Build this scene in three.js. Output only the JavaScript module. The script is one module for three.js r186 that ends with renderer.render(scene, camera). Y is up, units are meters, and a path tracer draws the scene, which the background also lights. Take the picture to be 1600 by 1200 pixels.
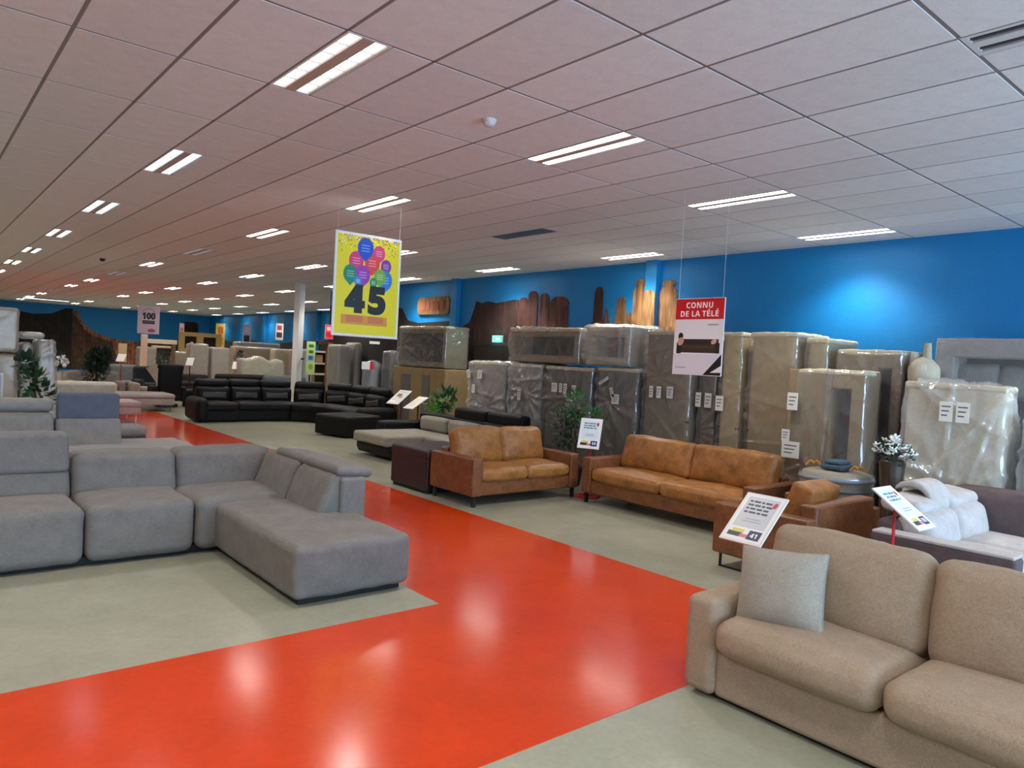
import * as THREE from 'three';
import { mergeGeometries } from 'three/addons/utils/BufferGeometryUtils.js';
import { RectAreaLightUniformsLib } from 'three/addons/lights/RectAreaLightUniformsLib.js';
import { ImprovedNoise } from 'three/addons/math/ImprovedNoise.js';

// ---------------------------------------------------------------- camera, light, exposure
RectAreaLightUniformsLib.init();
const scene = new THREE.Scene();
const renderer = new THREE.WebGLRenderer({ antialias: true });
renderer.toneMapping = THREE.LinearToneMapping;
renderer.toneMappingExposure = 0.97;
renderer.shadowMap.enabled = true;
scene.background = new THREE.Color().setRGB(0.55, 0.72, 0.95);          // overcast-bright sky outside the shop front

const EYE = 1.75, CEIL = 3.629;
const YAW = THREE.MathUtils.degToRad(50.0767), PITCH = THREE.MathUtils.degToRad(-1.6534), ROLL = THREE.MathUtils.degToRad(3.0711);
const camera = new THREE.PerspectiveCamera(2 * Math.atan(600 / 1140.57) * 180 / Math.PI, 4 / 3, 0.05, 200);
{
  const f = new THREE.Vector3(Math.cos(YAW) * Math.cos(PITCH), Math.sin(PITCH), -Math.sin(YAW) * Math.cos(PITCH));
  const r = new THREE.Vector3().crossVectors(f, new THREE.Vector3(0, 1, 0)).normalize();
  const u = new THREE.Vector3().crossVectors(r, f);
  const R = r.clone().multiplyScalar(Math.cos(ROLL)).addScaledVector(u, Math.sin(ROLL));
  const U = u.clone().multiplyScalar(Math.cos(ROLL)).addScaledVector(r, -Math.sin(ROLL));
  camera.position.set(0, EYE, 0);
  camera.quaternion.setFromRotationMatrix(new THREE.Matrix4().makeBasis(R, U, f.clone().negate()));
  camera.updateMatrixWorld(true);
}
scene.add(camera);
const LAMP_COLOR = new THREE.Color().setRGB(1.0, 0.96, 0.9), LAMP_CANDELA = 8.6, LAMP_GLOW = 14;
// daylight of the glazed shop front behind the camera
const WINDOWS = [[.4, 4.5], [5.2, 4.5]];
for (const [x0, w] of WINDOWS) {
  const x = x0 + w / 2, day = new THREE.RectAreaLight(new THREE.Color().setRGB(0.42, 0.69, 1.0), 13.5, w, 2.5);
  day.position.set(x, 1.6, 5.75); day.lookAt(x, 1.35, 0); scene.add(day);
}

// ---------------------------------------------------------------- helpers
const TAU = Math.PI * 2, taken = new Map();
function numbered(n) { const k = taken.get(n) || 0; taken.set(n, k + 1); return k ? n + '_' + String(k).padStart(3, '0') : n; }
function rng(seed) { let s = seed >>> 0 || 1; return () => { s = (s + 0x6D2B79F5) | 0; let t = Math.imul(s ^ (s >>> 15), 1 | s); t = (t + Math.imul(t ^ (t >>> 7), 61 | t)) ^ t; return ((t ^ (t >>> 14)) >>> 0) / 4294967296; }; }
const perlin = new ImprovedNoise();
const noise = (x, y, z) => perlin.noise(x, y, z);
function fbm(x, y, z, o = 3) { let a = 0, g = .5; for (let i = 0; i < o; i++) { a += g * noise(x, y, z); x *= 2.03; y *= 2.03; z *= 2.03; g *= .5; } return a; }
const smooth = (a, b, x) => { const t = Math.min(1, Math.max(0, (x - a) / (b - a))); return t * t * (3 - 2 * t); };
function thing(name, label, category, [x, y, z] = [0, 0, 0], turn = 0, group) {
  const o = new THREE.Group(); o.name = numbered(name); scene.add(o);
  o.position.set(x, y, z); o.rotation.y = turn; o.userData = { label, category }; if (group) o.userData.group = group;
  return o;
}
function part(name, geometry, material, parent, at, rot, label) {
  const m = new THREE.Mesh(geometry, material); m.name = name; m.castShadow = m.receiveShadow = true;
  if (at) m.position.set(...at); if (rot) m.rotation.set(...rot); if (label) m.userData.label = label;
  parent.add(m); return m;
}
function solo(name, geometry, material, label, category, at, rot, group) {
  const m = part(numbered(name), geometry, material, scene, at, rot); m.userData = { label, category }; if (group) m.userData.group = group; return m;
}
function struct(name, geometry, material, at, label) {
  const m = part(name, geometry, material, scene, at); m.userData.kind = 'structure'; if (label) m.userData.label = label; m.userData.category = m.userData.category || name.split('_')[0]; return m;
}
// rounded, cushion-like box: uv in metres, bulging faces, creases
function soft(w, h, d, { r = .04, seg = .12, bulge = [0, 0, 0], amp = 0, freq = 3, seed = 0, bend = null, ends = 3 } = {}) {
  r = Math.min(r, w * .49, h * .49, d * .49);
  const line = (L) => { const a = [], n = Math.max(1, Math.ceil((L - 2 * r) / seg)); for (let i = 0; i <= ends; i++) a.push(-L / 2 + r * (i / ends)); for (let i = 1; i < n; i++) a.push(-L / 2 + r + (L - 2 * r) * i / n); for (let i = 0; i <= ends; i++) a.push(L / 2 - r + r * (i / ends)); return a; };
  const X = [line(w), line(h), line(d)], H = [w / 2, h / 2, d / 2];
  const pos = [], uv = [], idx = [], key = [], v = new THREE.Vector3(), q = new THREE.Vector3();
  for (let ax = 0; ax < 3; ax++) for (const s of [-1, 1]) {
    const b = (ax + 1) % 3, c = (ax + 2) % 3, A = X[b], C = X[c], start = pos.length / 3;
    for (let i = 0; i < A.length; i++) for (let j = 0; j < C.length; j++) {
      const p = [0, 0, 0]; p[ax] = s * H[ax]; p[b] = A[i]; p[c] = C[j];
      key.push(p.map(t => Math.round(t * 1e4)).join());
      const e = p.map((t, k) => Math.max(-H[k] + r, Math.min(H[k] - r, t)));
      v.set(p[0] - e[0], p[1] - e[1], p[2] - e[2]); const l = v.length() || 1; v.multiplyScalar(1 / l);
      q.set(e[0] + v.x * r, e[1] + v.y * r, e[2] + v.z * r);
      const f = [p[0] / H[0], p[1] / H[1], p[2] / H[2]].map(t => Math.max(-1, Math.min(1, t)));
      q.x += bulge[0] * f[0] * (1 - f[1] * f[1]) * (1 - f[2] * f[2]); q.y += bulge[1] * f[1] * (1 - f[0] * f[0]) * (1 - f[2] * f[2]); q.z += bulge[2] * f[2] * (1 - f[0] * f[0]) * (1 - f[1] * f[1]);
      if (amp) { const n = amp * 2 * fbm(q.x * freq + seed, q.y * freq + seed * 1.7, q.z * freq - seed); q.addScaledVector(v, n); }
      if (bend) bend(q, f, v);
      pos.push(q.x, q.y, q.z);
      uv.push(ax === 0 ? p[2] : p[0], ax === 1 ? p[2] : p[1]);
    }
    const m = C.length;
    for (let i = 0; i < A.length - 1; i++) for (let j = 0; j < m - 1; j++) { const a = start + i * m + j; if (s > 0) idx.push(a, a + m, a + m + 1, a, a + m + 1, a + 1); else idx.push(a, a + m + 1, a + m, a, a + 1, a + m + 1); }
  }
  const g = new THREE.BufferGeometry(); g.setAttribute('position', new THREE.Float32BufferAttribute(pos, 3)); g.setAttribute('uv', new THREE.Float32BufferAttribute(uv, 2)); g.setIndex(idx);
  const acc = new Map(), a = new THREE.Vector3(), b = new THREE.Vector3(), c = new THREE.Vector3();
  for (let t = 0; t < idx.length; t += 3) {
    const I = [idx[t], idx[t + 1], idx[t + 2]]; a.fromArray(pos, I[0] * 3); b.fromArray(pos, I[1] * 3); c.fromArray(pos, I[2] * 3);
    b.sub(a); c.sub(a); b.cross(c);
    for (const i of I) { let n = acc.get(key[i]); if (!n) acc.set(key[i], n = new THREE.Vector3()); n.add(b); }
  }
  const nor = []; for (const k of key) { const n = acc.get(k).clone().normalize(); nor.push(n.x, n.y, n.z); }
  g.setAttribute('normal', new THREE.Float32BufferAttribute(nor, 3)); return g;
}
const box = (w, h, d, r = .006) => soft(w, h, d, { r, seg: 9, ends: 1 });
const slab = (x0, x1, y0, y1, z0, z1, r = .006) => box(x1 - x0, y1 - y0, z1 - z0, r).translate((x0 + x1) / 2, (y0 + y1) / 2, (z0 + z1) / 2);
const cyl = (r0, r1, h, n = 14) => new THREE.CylinderGeometry(r0, r1, h, n);
function tube(points, r, n = 24, k = 8) { return new THREE.TubeGeometry(new THREE.CatmullRomCurve3(points.map(p => new THREE.Vector3(...p))), n, r, k); }
// outline in (x, y), thickness along z; uv in metres
function plate(points, t, holes = [], bevel = .003) {
  const s = new THREE.Shape(points.map(p => new THREE.Vector2(...p)));
  for (const h of holes) s.holes.push(new THREE.Path(h.map(p => new THREE.Vector2(...p))));
  return new THREE.ExtrudeGeometry(s, { depth: t, bevelEnabled: bevel > 0, bevelThickness: bevel, bevelSize: bevel, bevelSegments: 1, curveSegments: 6 });
}
const rect = (x0, x1, y0, y1) => [[x0, y0], [x1, y0], [x1, y1], [x0, y1]];
// ---- textures
function tileNoise(seed, period) { const R = rng(seed), n = period, t = Array.from({ length: n * n }, () => R()); return (x, y) => { const xi = Math.floor(x), yi = Math.floor(y), fx = x - xi, fy = y - yi, u = fx * fx * (3 - 2 * fx), w = fy * fy * (3 - 2 * fy), g = (a, b) => t[((b % n + n) % n) * n + ((a % n + n) % n)]; return (g(xi, yi) * (1 - u) + g(xi + 1, yi) * u) * (1 - w) + (g(xi, yi + 1) * (1 - u) + g(xi + 1, yi + 1) * u) * w; }; }
function texture(size, fn, color = true) {
  const d = new Uint8Array(size * size * 4);
  for (let y = 0; y < size; y++) for (let x = 0; x < size; x++) { const c = fn(x / size, y / size), o = (y * size + x) * 4; for (let k = 0; k < 3; k++) d[o + k] = Math.max(0, Math.min(255, 255 * (Array.isArray(c) ? c[k] : c))); d[o + 3] = 255; }
  const t = new THREE.DataTexture(d, size, size); t.wrapS = t.wrapT = THREE.RepeatWrapping; t.magFilter = THREE.LinearFilter; t.minFilter = THREE.LinearMipmapLinearFilter; t.generateMipmaps = true;
  if (color) t.colorSpace = THREE.SRGBColorSpace; t.needsUpdate = true; return t;
}
const rep = (t, sx, sy = sx) => { const c = t.clone(); c.repeat.set(sx, sy); c.needsUpdate = true; return c; };
const N8 = tileNoise(1, 8), N16 = tileNoise(2, 16), N32 = tileNoise(3, 32), N64 = tileNoise(4, 64), N128 = tileNoise(5, 128);
const layered = (x, y) => .4 * N8(x * 8, y * 8) + .28 * N16(x * 16, y * 16) + .2 * N32(x * 32, y * 32) + .12 * N64(x * 64, y * 64);
const T = {
  suede: texture(256, (x, y) => .86 + .14 * (layered(x, y) - .5) + .08 * (N128(x * 128, y * 128) - .5)),
  weave: texture(256, (x, y) => .86 + .07 * (layered(x, y) - .5) + .14 * (N128(x * 128, y * 128) - .5) + .05 * Math.sin(x * TAU * 64) * Math.sin(y * TAU * 64)),
  hide: texture(512, (x, y) => { const b = layered(x, y), s = .84 + .34 * (b - .5) + .10 * (N64(x * 64, y * 64) - .5); return [s * 1.02, s * .99, s * .95]; }),
  bumps: texture(256, (x, y) => .5 * N64(x * 64, y * 64) + .5 * N128(x * 128, y * 128), false),
  waves: texture(256, (x, y) => .6 * N8(x * 8, y * 8) + .4 * N16(x * 16, y * 16), false),
  floor: texture(512, (x, y) => .90 + .10 * (layered(x, y) - .5) + .035 * (N128(x * 128, y * 128) - .5)),
  plaster: texture(256, (x, y) => .93 + .06 * (layered(x, y) - .5) + .05 * (N128(x * 128, y * 128) - .5)),
  strata: texture(256, (x, y) => .72 + .34 * (N16(x * 16, y * 2) - .5) + .22 * (N64(x * 64, y * 6) - .5) + .2 * (N8(x * 8, y * 8) - .5)),
};
const sr = (hex) => new THREE.Color(hex);
function mat(color, { rough = .8, map = null, scale = 1, bump = null, bumpScale = .001, bumpRep = 3, ...o } = {}) {
  const m = new THREE.MeshPhysicalMaterial({ color: sr(color), roughness: rough, ...o });
  if (map) m.map = rep(map, scale); if (bump) { m.bumpMap = rep(bump, bumpRep); m.bumpScale = bumpScale; } return m;
}
const cache = new Map();
const fabric = (c, o = {}) => { const k = 'f' + c; if (!cache.has(k)) cache.set(k, mat(c, { rough: .92, map: T.suede, scale: 1.1, bump: T.bumps, bumpScale: .0012, bumpRep: 2.5, sheen: .35, sheenRoughness: .6, sheenColor: sr(c), ...o })); return cache.get(k); };
const plain = (c, rough = .6, o = {}) => { const k = 'p' + c + rough; if (!cache.has(k)) cache.set(k, mat(c, { rough, ...o })); return cache.get(k); };
const M = {
  beige: mat('#bea58b', { rough: .95, map: T.weave, scale: 2, bump: T.bumps, bumpScale: .0015, bumpRep: 4, sheen: .12, sheenRoughness: .7, sheenColor: sr('#d0bfa6') }),
  pillow: mat('#beb6a8', { rough: .95, map: T.weave, scale: 3, bump: T.bumps, bumpScale: .0015, bumpRep: 5 }),
  gray: mat('#8b857f', { rough: .9, map: T.suede, scale: .9, bump: T.bumps, bumpScale: .001, bumpRep: 2, sheen: .3, sheenRoughness: .5, sheenColor: sr('#8f8f93') }),
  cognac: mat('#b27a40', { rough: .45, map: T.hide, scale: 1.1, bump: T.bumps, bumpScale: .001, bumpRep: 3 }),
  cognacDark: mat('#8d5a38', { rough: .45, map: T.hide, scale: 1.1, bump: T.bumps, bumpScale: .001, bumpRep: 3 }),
  black: mat('#0b0b0d', { rough: .55, specularIntensity: .5, bump: T.bumps, bumpScale: .001, bumpRep: 4 }),
  espresso: mat('#241a1b', { rough: .5, bump: T.bumps, bumpScale: .001, bumpRep: 4 }),
  stone: mat('#a8a294', { rough: .92, map: T.weave, scale: 2, bump: T.bumps, bumpScale: .001, bumpRep: 4 }),
  mauve: mat('#6d5b5b', { rough: .92, map: T.suede, scale: 1, bump: T.bumps, bumpScale: .001 }),
  lavender: mat('#d6cdc8', { rough: .9, map: T.suede, scale: 1, bump: T.bumps, bumpScale: .001 }),
  ink: plain('#0e0e10', .5), plinth: plain('#141312', .7), steel: mat('#77777a', { rough: .3, metalness: 1 }), blackMetal: plain('#1a1a1c', .4), red: plain('#c41a22', .45), white: plain('#e9e7e2', .6), wire: plain('#cfcfcf', .5),
  film: new THREE.MeshPhysicalMaterial({ color: new THREE.Color().setRGB(.95, .95, .95), roughness: .13, transmission: .93, thickness: 0, ior: 1.85, side: THREE.DoubleSide }),
};
// ---------------------------------------------------------------- the room
const WALL_R = 9.9, JOG = -20.6, WALL_F = 14.6, FAR = -47, FRONT = 6, LEFT = -9;
const floorMat = mat('#afae98', { rough: .24, map: T.floor, scale: .35 });
const aisleMat = mat('#e8450f', { rough: .17, clearcoat: .22, clearcoatRoughness: .12, map: T.floor, scale: .35 });
const floor = struct('floor', slab(LEFT - .2, WALL_F + .2, -.2, 0, FAR - .2, FRONT + .2), floorMat, null, 'grey green epoxy showroom floor');
part('painted_aisle', slab(2.99, 5.04, -.004, .002, -40, -4.25, .001), aisleMat, floor, null, null, 'glossy red painted aisle running to the back');
part('painted_aisle', slab(LEFT, 5.04, -.004, .002, -4.25, -2.41, .001), aisleMat, floor, null, null, 'glossy red painted aisle crossing the foreground');
part('painted_aisle', slab(5.04, 9, -.004, .002, -29.5, -24.4, .001), aisleMat, floor, null, null, 'far red painted cross aisle');
const blue = mat('#0082c8', { rough: .55, map: T.plaster, scale: .6 });
const pale = mat('#d9d6cf', { rough: .8, map: T.plaster, scale: .6 });
const wallRight = struct('wall_right', slab(WALL_R, WALL_R + .25, 0, CEIL + .2, JOG, FRONT), blue, null, 'bright blue painted side wall');
struct('wall_right_return', slab(WALL_R + .25, WALL_F + .25, 0, CEIL + .2, JOG, JOG + .25), blue);
struct('wall_right_rear', slab(WALL_F, WALL_F + .25, 0, CEIL + .2, FAR, JOG), blue, null, 'dark blue side wall at the rear of the shop');
struct('wall_back', slab(LEFT - .2, WALL_F + .25, 0, CEIL + .2, FAR - .25, FAR), blue, null, 'blue rear wall with a painted desert scene');
struct('wall_left', slab(LEFT - .25, LEFT, 0, CEIL + .2, FAR, FRONT), pale);
// glazed shop front behind the camera
struct('wall_front', plate(rect(LEFT, WALL_R + .25, 0, CEIL + .2), .2, WINDOWS.map(([x, w]) => rect(x, x + w, .35, 2.85)), 0), pale, [0, 0, FRONT]);
WINDOWS.forEach(([x0, ww], n) => { const i = n + 1, pw = (ww - .06) / 3;
  const w = struct('window_' + i, plate(rect(x0, x0 + ww, .35, 2.85), .08, [0, 1, 2].map(k => rect(x0 + .06 + k * pw, x0 + pw + k * pw, .41, 2.79)), 0), plain('#d5d7d8', .4), [0, 0, FRONT + .06], 'shop front window');
  for (let k = 0; k < 3; k++) part('pane', slab(x0 + .06 + k * pw, x0 + pw + k * pw, .41, 2.79, .035, .043, .001), cache.get('glass') || (cache.set('glass', new THREE.MeshPhysicalMaterial({ color: 0xffffff, roughness: .02, transmission: 1, thickness: 0 })), cache.get('glass')), w);
});
// blue pilasters
[-8.15, -13.97].forEach((z, k) => struct('trim_' + (k + 1), slab(WALL_R - .12, WALL_R, 0, CEIL, z - .12, z + .12), blue, null, 'blue wall pilaster'));
[-31.5, -37.8].forEach((z, k) => struct('trim_' + (k + 3), slab(WALL_F - .15, WALL_F, 0, CEIL, z - .17, z + .17), blue, null, 'blue wall pilaster in the annex'));
struct('baseboard_right', slab(WALL_R - .02, WALL_R, 0, .1, JOG, FRONT), plain('#33363a', .6));

// ---- suspended ceiling: 0.6 x 1.2 m tiles in a metal grid; the tiles that show largest are parts
const GX = 1.947, GZ = -3.984;
const tileMat = [0xe6e2e2, 0xe2dede, 0xe9e6e6].map(c => { const m = mat('#ffffff', { rough: .95, map: T.plaster, scale: 1.5, bump: T.bumps, bumpScale: .0006, bumpRep: 4 }); m.color.set(c); return m; });
const barMat = plain('#7d7674', .6);
const ceiling = struct('ceiling', slab(LEFT - .2, WALL_F + .25, CEIL + .03, CEIL + .2, FAR - .2, FRONT + .2), plain('#4a4644', .9), null, 'suspended ceiling of pale mineral tiles');
const lit = [];          // [column, row] of every fitting
const DIM = new Set(['1,3', '1,5', '1,8', '2,9']);
for (let i = -3; i <= 5; i++) for (let j = -2; j <= 11; j++) {
  const x = GX + 2.4 * i, z = GZ - 3.6 * j;
  if (x > 9.6 && z > JOG - 1) continue;
  if (i === 2 && j === 1) continue;       // the return grille sits here
  if (i === 1 && j === -1) continue;      // the slot diffuser sits here
  if (i < 0 && j > 6) continue;
  lit.push([i, j]);
}
const fitted = new Set(lit.map(([i, j]) => (4 * i) + ',' + (3 * j))); fitted.add('8,3'); fitted.add('4,-3');
{
  const all = [], p = new THREE.Vector3();
  for (let a = Math.ceil((LEFT - GX) / .6); GX + .6 * a < WALL_F - .1; a++) for (let b = Math.ceil((GZ - FRONT) / 1.2); GZ - 1.2 * b > FAR + .2; b++) {
    const x0 = GX + .6 * a, z1 = GZ - 1.2 * b;
    if (x0 > 9.9 && z1 > JOG) continue;
    const half = fitted.has(a + ',' + b), x = x0 + (half ? .45 : .3), w = half ? .3 : .6;
    const c = [[x - w / 2, z1], [x + w / 2, z1], [x + w / 2, z1 - 1.2], [x - w / 2, z1 - 1.2]].map(([X, Z]) => { p.set(X, CEIL, Z).applyMatrix4(camera.matrixWorldInverse); const d = -p.z; p.applyMatrix4(camera.projectionMatrix); return [p.x, p.y, d]; });
    let ar = 0; for (let k = 0; k < 4; k++) { const q = c[k], r = c[(k + 1) % 4]; ar += q[0] * r[1] - q[1] * r[0]; }
    const seen = c.every(q => q[2] > .3) && c.some(q => Math.abs(q[0]) < 1 && Math.abs(q[1]) < 1);
    all.push({ x, z: z1 - .6, w, a, b, size: seen ? Math.abs(ar) : 0 });
  }
  all.sort((u, v) => v.size - u.size);
  const G = { .6: box(.578, .02, 1.178, .004), .3: box(.28, .02, 1.178, .004) };
  all.slice(0, 300).forEach(t => part('ceiling_tile', G[t.w], tileMat[((t.a * 7 + t.b * 3) % 3 + 3) % 3], ceiling, [t.x, CEIL + .01, t.z]));
  const rest = part('ceiling_tile_field', mergeGeometries(all.slice(300).map(t => G[t.w].clone().translate(t.x, CEIL + .01, t.z))), tileMat[0], ceiling); rest.userData.kind = 'stuff';
  const bar = (x0, x1, z0, z1) => part('grid_bar', slab(x0, x1, CEIL + .003, CEIL + .03, z0, z1, .001), barMat, ceiling);
  for (let a = Math.ceil((LEFT - GX) / .6); GX + .6 * a < WALL_F; a++) { const x = GX + .6 * a; bar(x - .012, x + .012, FAR, x > WALL_R ? JOG : FRONT); }
  for (let b = Math.ceil((GZ - FRONT) / 1.2); GZ - 1.2 * b > FAR; b++) { const z = GZ - 1.2 * b; bar(LEFT, z > JOG ? WALL_R : WALL_F, z - .012, z + .012); }
}
// ---- recessed twin-tube fittings
const glowMat = new THREE.MeshStandardMaterial({ color: 0xffffff, emissive: LAMP_COLOR, emissiveIntensity: LAMP_GLOW, roughness: .6 });
const coolGlow = new THREE.MeshStandardMaterial({ color: 0xffffff, emissive: new THREE.Color().setRGB(.55, .8, 1), emissiveIntensity: 2.6, roughness: .6 });
const louvreGlow = new THREE.MeshStandardMaterial({ color: 0xffffff, emissive: LAMP_COLOR, emissiveIntensity: 1.25, roughness: .6 });
const dimGlow = new THREE.MeshStandardMaterial({ color: 0xb9bdc6, emissive: new THREE.Color().setRGB(.6, .65, .8), emissiveIntensity: .25, roughness: .4 });
const rowName = { '-3': 'third row left of camera', '-2': 'second row left of camera', '-1': 'row just left of camera', 0: 'over the grey corner sofas', 1: 'over the red aisle', 2: 'over the brown leather sofas', 3: 'along the bright blue wall', 4: 'over the rear annex', 5: 'nearest the rear annex wall' };
const ord = ['first', 'second', 'third', 'fourth', 'fifth', 'sixth', 'seventh', 'eighth', 'ninth', 'tenth', 'eleventh', 'twelfth', 'thirteenth', 'fourteenth'];
const fitParts = { frame: plate(rect(0, .29, 0, 1.19), .012, [rect(.015, .105, .015, 1.175), rect(.185, .275, .015, 1.175)], 0).rotateX(-Math.PI / 2).translate(0, 0, 0), tubeGlow: slab(0, .09, .012, .022, -1.175, -.015, .002), spine: slab(.108, .182, -.004, 0, -1.185, -.005, .001), blade: slab(0, .09, .002, .012, -.003, .003, .0005) };
const spineMat = plain('#b09a90', .5), frameMat = plain('#d8d4d0', .5);
for (const [i, j] of lit) {
  const x = GX + 2.4 * i, z = GZ - 3.6 * j, cool = i === 0 && j >= 1 && j <= 4, dim = DIM.has(i + ',' + j);
  const nth = ord[j < 0 ? -j - 1 : i > 3 ? j - 5 : j];
  const t = thing('ceiling_light', `${dim ? 'unlit' : cool ? 'cool white' : 'warm white'} ceiling light, ${nth} ${j < 0 ? 'behind the front one' : 'from the front'} ${rowName[i]}`, 'ceiling light', [x + .005, CEIL, z - .005], 0, 'recessed ceiling lights');
  part('frame', fitParts.frame, frameMat, t); part('spine', fitParts.spine, spineMat, t);
  for (const s of [.015, .185]) {
    const d = part('diffuser', fitParts.tubeGlow, dim ? dimGlow : cool ? coolGlow : i === 0 && j === 0 ? louvreGlow : glowMat, t, [s, 0, 0]);
    if (i === 0 && j === 0) for (let k = 1; k < 6; k++) part('louvre_blade', fitParts.blade, frameMat, d, [0, 0, -.195 * k]);
  }
  if (dim) continue;
  const l = new THREE.SpotLight(cool ? new THREE.Color().setRGB(.85, .95, 1) : LAMP_COLOR, LAMP_CANDELA * (cool ? .7 : i === 3 ? 1.5 : 1) * (j > 4 ? .8 : 1), 0, 1.16, .6, 2);
  l.position.set(x + .15, CEIL - .16, z - .6); l.target.position.set(x + .15, 0, z - .6); l.castShadow = true; l.shadow.radius = 7; scene.add(l, l.target);
}
{ // long cool strip before the rear wall
  const t = thing('strip_light', 'long pale blue strip light on the ceiling before the rear wall', 'ceiling light', [5.2, CEIL - .012, -41]);
  part('housing', slab(-.95, .95, -.05, 0, -.14, .14, .01), frameMat, t); part('diffuser', slab(-.92, .92, -.062, -.05, -.11, .11, .004), coolGlow, t);
  const l = new THREE.RectAreaLight(new THREE.Color().setRGB(.6, .85, 1), 3, 1.8, .2); l.position.set(5.2, CEIL - .07, -41); l.lookAt(5.2, 0, -41); scene.add(l);
}
{ // grille, slot diffuser, detector, sensor
  const g = thing('air_grille', 'dark louvred return air grille set in the ceiling tiles', 'vent', [GX + 4.8, CEIL, GZ - 3.6]);
  part('frame', plate(rect(0, .3, 0, 1.2), .012, [rect(.02, .28, .02, 1.18)], 0).rotateX(-Math.PI / 2), plain('#9a9694', .5), g);
  part('backing', slab(.02, .28, .014, .02, -1.18, -.02, .001), plain('#3a3836', .8), g);
  for (let k = 0; k < 14; k++) part('slat', box(.25, .004, .05, .001), plain('#8b8886', .5), g, [.15, .006, -.07 - k * .082], [.6, 0, 0]);
  const s = thing('slot_diffuser', 'twin-slot air diffuser with dark slots at the upper right corner', 'vent', [GX + 2.4, CEIL, GZ + 3.6 - .0]);
  part('frame', plate(rect(0, .3, 0, 1.2), .012, [rect(.03, .1, .03, 1.17), rect(.18, .25, .03, 1.17)], 0).rotateX(-Math.PI / 2), plain('#c7c5c4', .5), s);
  for (const o of [.03, .18]) { part('slot', slab(o, o + .07, .014, .02, -1.17, -.03, .001), plain('#2b2b2c', .8), s); part('vane', slab(o + .03, o + .04, .002, .014, -1.17, -.03, .001), plain('#4d4d4e', .6), s); }
  const d = thing('smoke_detector', 'white round smoke detector on the ceiling', 'smoke detector', [3.46, CEIL, -4.58]);
  part('base', cyl(.055, .055, .02, 28), plain('#d9d5d2', .5), d, [0, -.01, 0]); part('cover', new THREE.LatheGeometry([[0, -.055], [.03, -.053], [.045, -.04], [.05, -.02]].map(p => new THREE.Vector2(...p)), 28), plain('#cfcac7', .5), d);
  solo('ceiling_sensor', new THREE.LatheGeometry([[0, -.07], [.04, -.06], [.06, -.02], [.06, 0]].map(p => new THREE.Vector2(...p)), 16), M.ink, 'small black dome sensor on the ceiling above the aisle', 'sensor', [3.46, CEIL, -18.94]);
}
// ---------------------------------------------------------------- foreground sofas
{ // beige fabric sofa, faces the aisle (-x). local: +z front, x along its width
  const t = thing('sofa', 'beige chenille fabric sofa with loose back cushions in the right foreground', 'sofa', [3.75, 0, -1.35], -Math.PI / 2);
  // world z = -1.35 + local x ; world x = 3.75 - local z
  const W = 2.1, arm = .19;
  part('plinth', slab(-W / 2 + .04, W / 2 - .04, 0, .05, -.42, .33), M.plinth, t);
  part('base', soft(W - 2 * arm + .02, .255, .8, { r: .03, amp: .003 }), M.beige, t, [0, .1525, -.02]);
  for (const s of [-1, 1]) part('armrest', soft(arm, .515, .86, { r: .045, bulge: [.008, .01, .008], amp: .004, seed: s + 3 }), M.beige, t, [s * (W / 2 - arm / 2), .2825, -.02]);
  part('back_frame', soft(W - .02, .6, .2, { r: .05, amp: .004 }), M.beige, t, [0, .35, -.36]);
  const cw = (W - 2 * arm) / 2;
  for (const s of [-1, 1]) {
    part('seat_cushion', soft(cw - .006, .19, .72, { r: .075, seg: .06, bulge: [.004, .035, .02], amp: .007, freq: 4, seed: 5 + s }), M.beige, t, [s * cw / 2, .365, .09]);
    part('back_cushion', soft(cw - .004, .52, .2, { r: .085, seg: .05, bulge: [.006, .012, .055], amp: .012, freq: 4.5, seed: 11 + s }), M.beige, t, [s * cw / 2, .66, -.13], [-.2, 0, 0]);
  }
  const p = thing('throw_pillow', 'pale grey linen throw pillow leaning in the corner of the beige sofa', 'pillow', [3.58, .46, -1.98], 0);
  p.rotation.set(0, -Math.PI / 2 + .12, 0);
  const puff = soft(.46, .42, .2, { r: .012, seg: .03, bend: (q, f) => { const e = Math.pow(Math.max(Math.abs(f[0]), Math.abs(f[1])), 3), k = (1 - Math.pow(Math.abs(f[0]), 2.6)) * (1 - Math.pow(Math.abs(f[1]), 2.6)); q.z = f[2] * (.012 + .1 * Math.pow(k, .6)); const c = Math.abs(f[0] * f[1]); q.x *= 1 - .05 * (1 - f[1] * f[1]) * Math.abs(f[0]); q.y *= 1 - .05 * (1 - f[0] * f[0]) * Math.abs(f[1]); q.z += .006 * fbm(q.x * 9, q.y * 9, f[2] * 2); } });
  part('cover', puff, M.pillow, p, [0, .175, 0], [-.32, 0, .1]);
}
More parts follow.
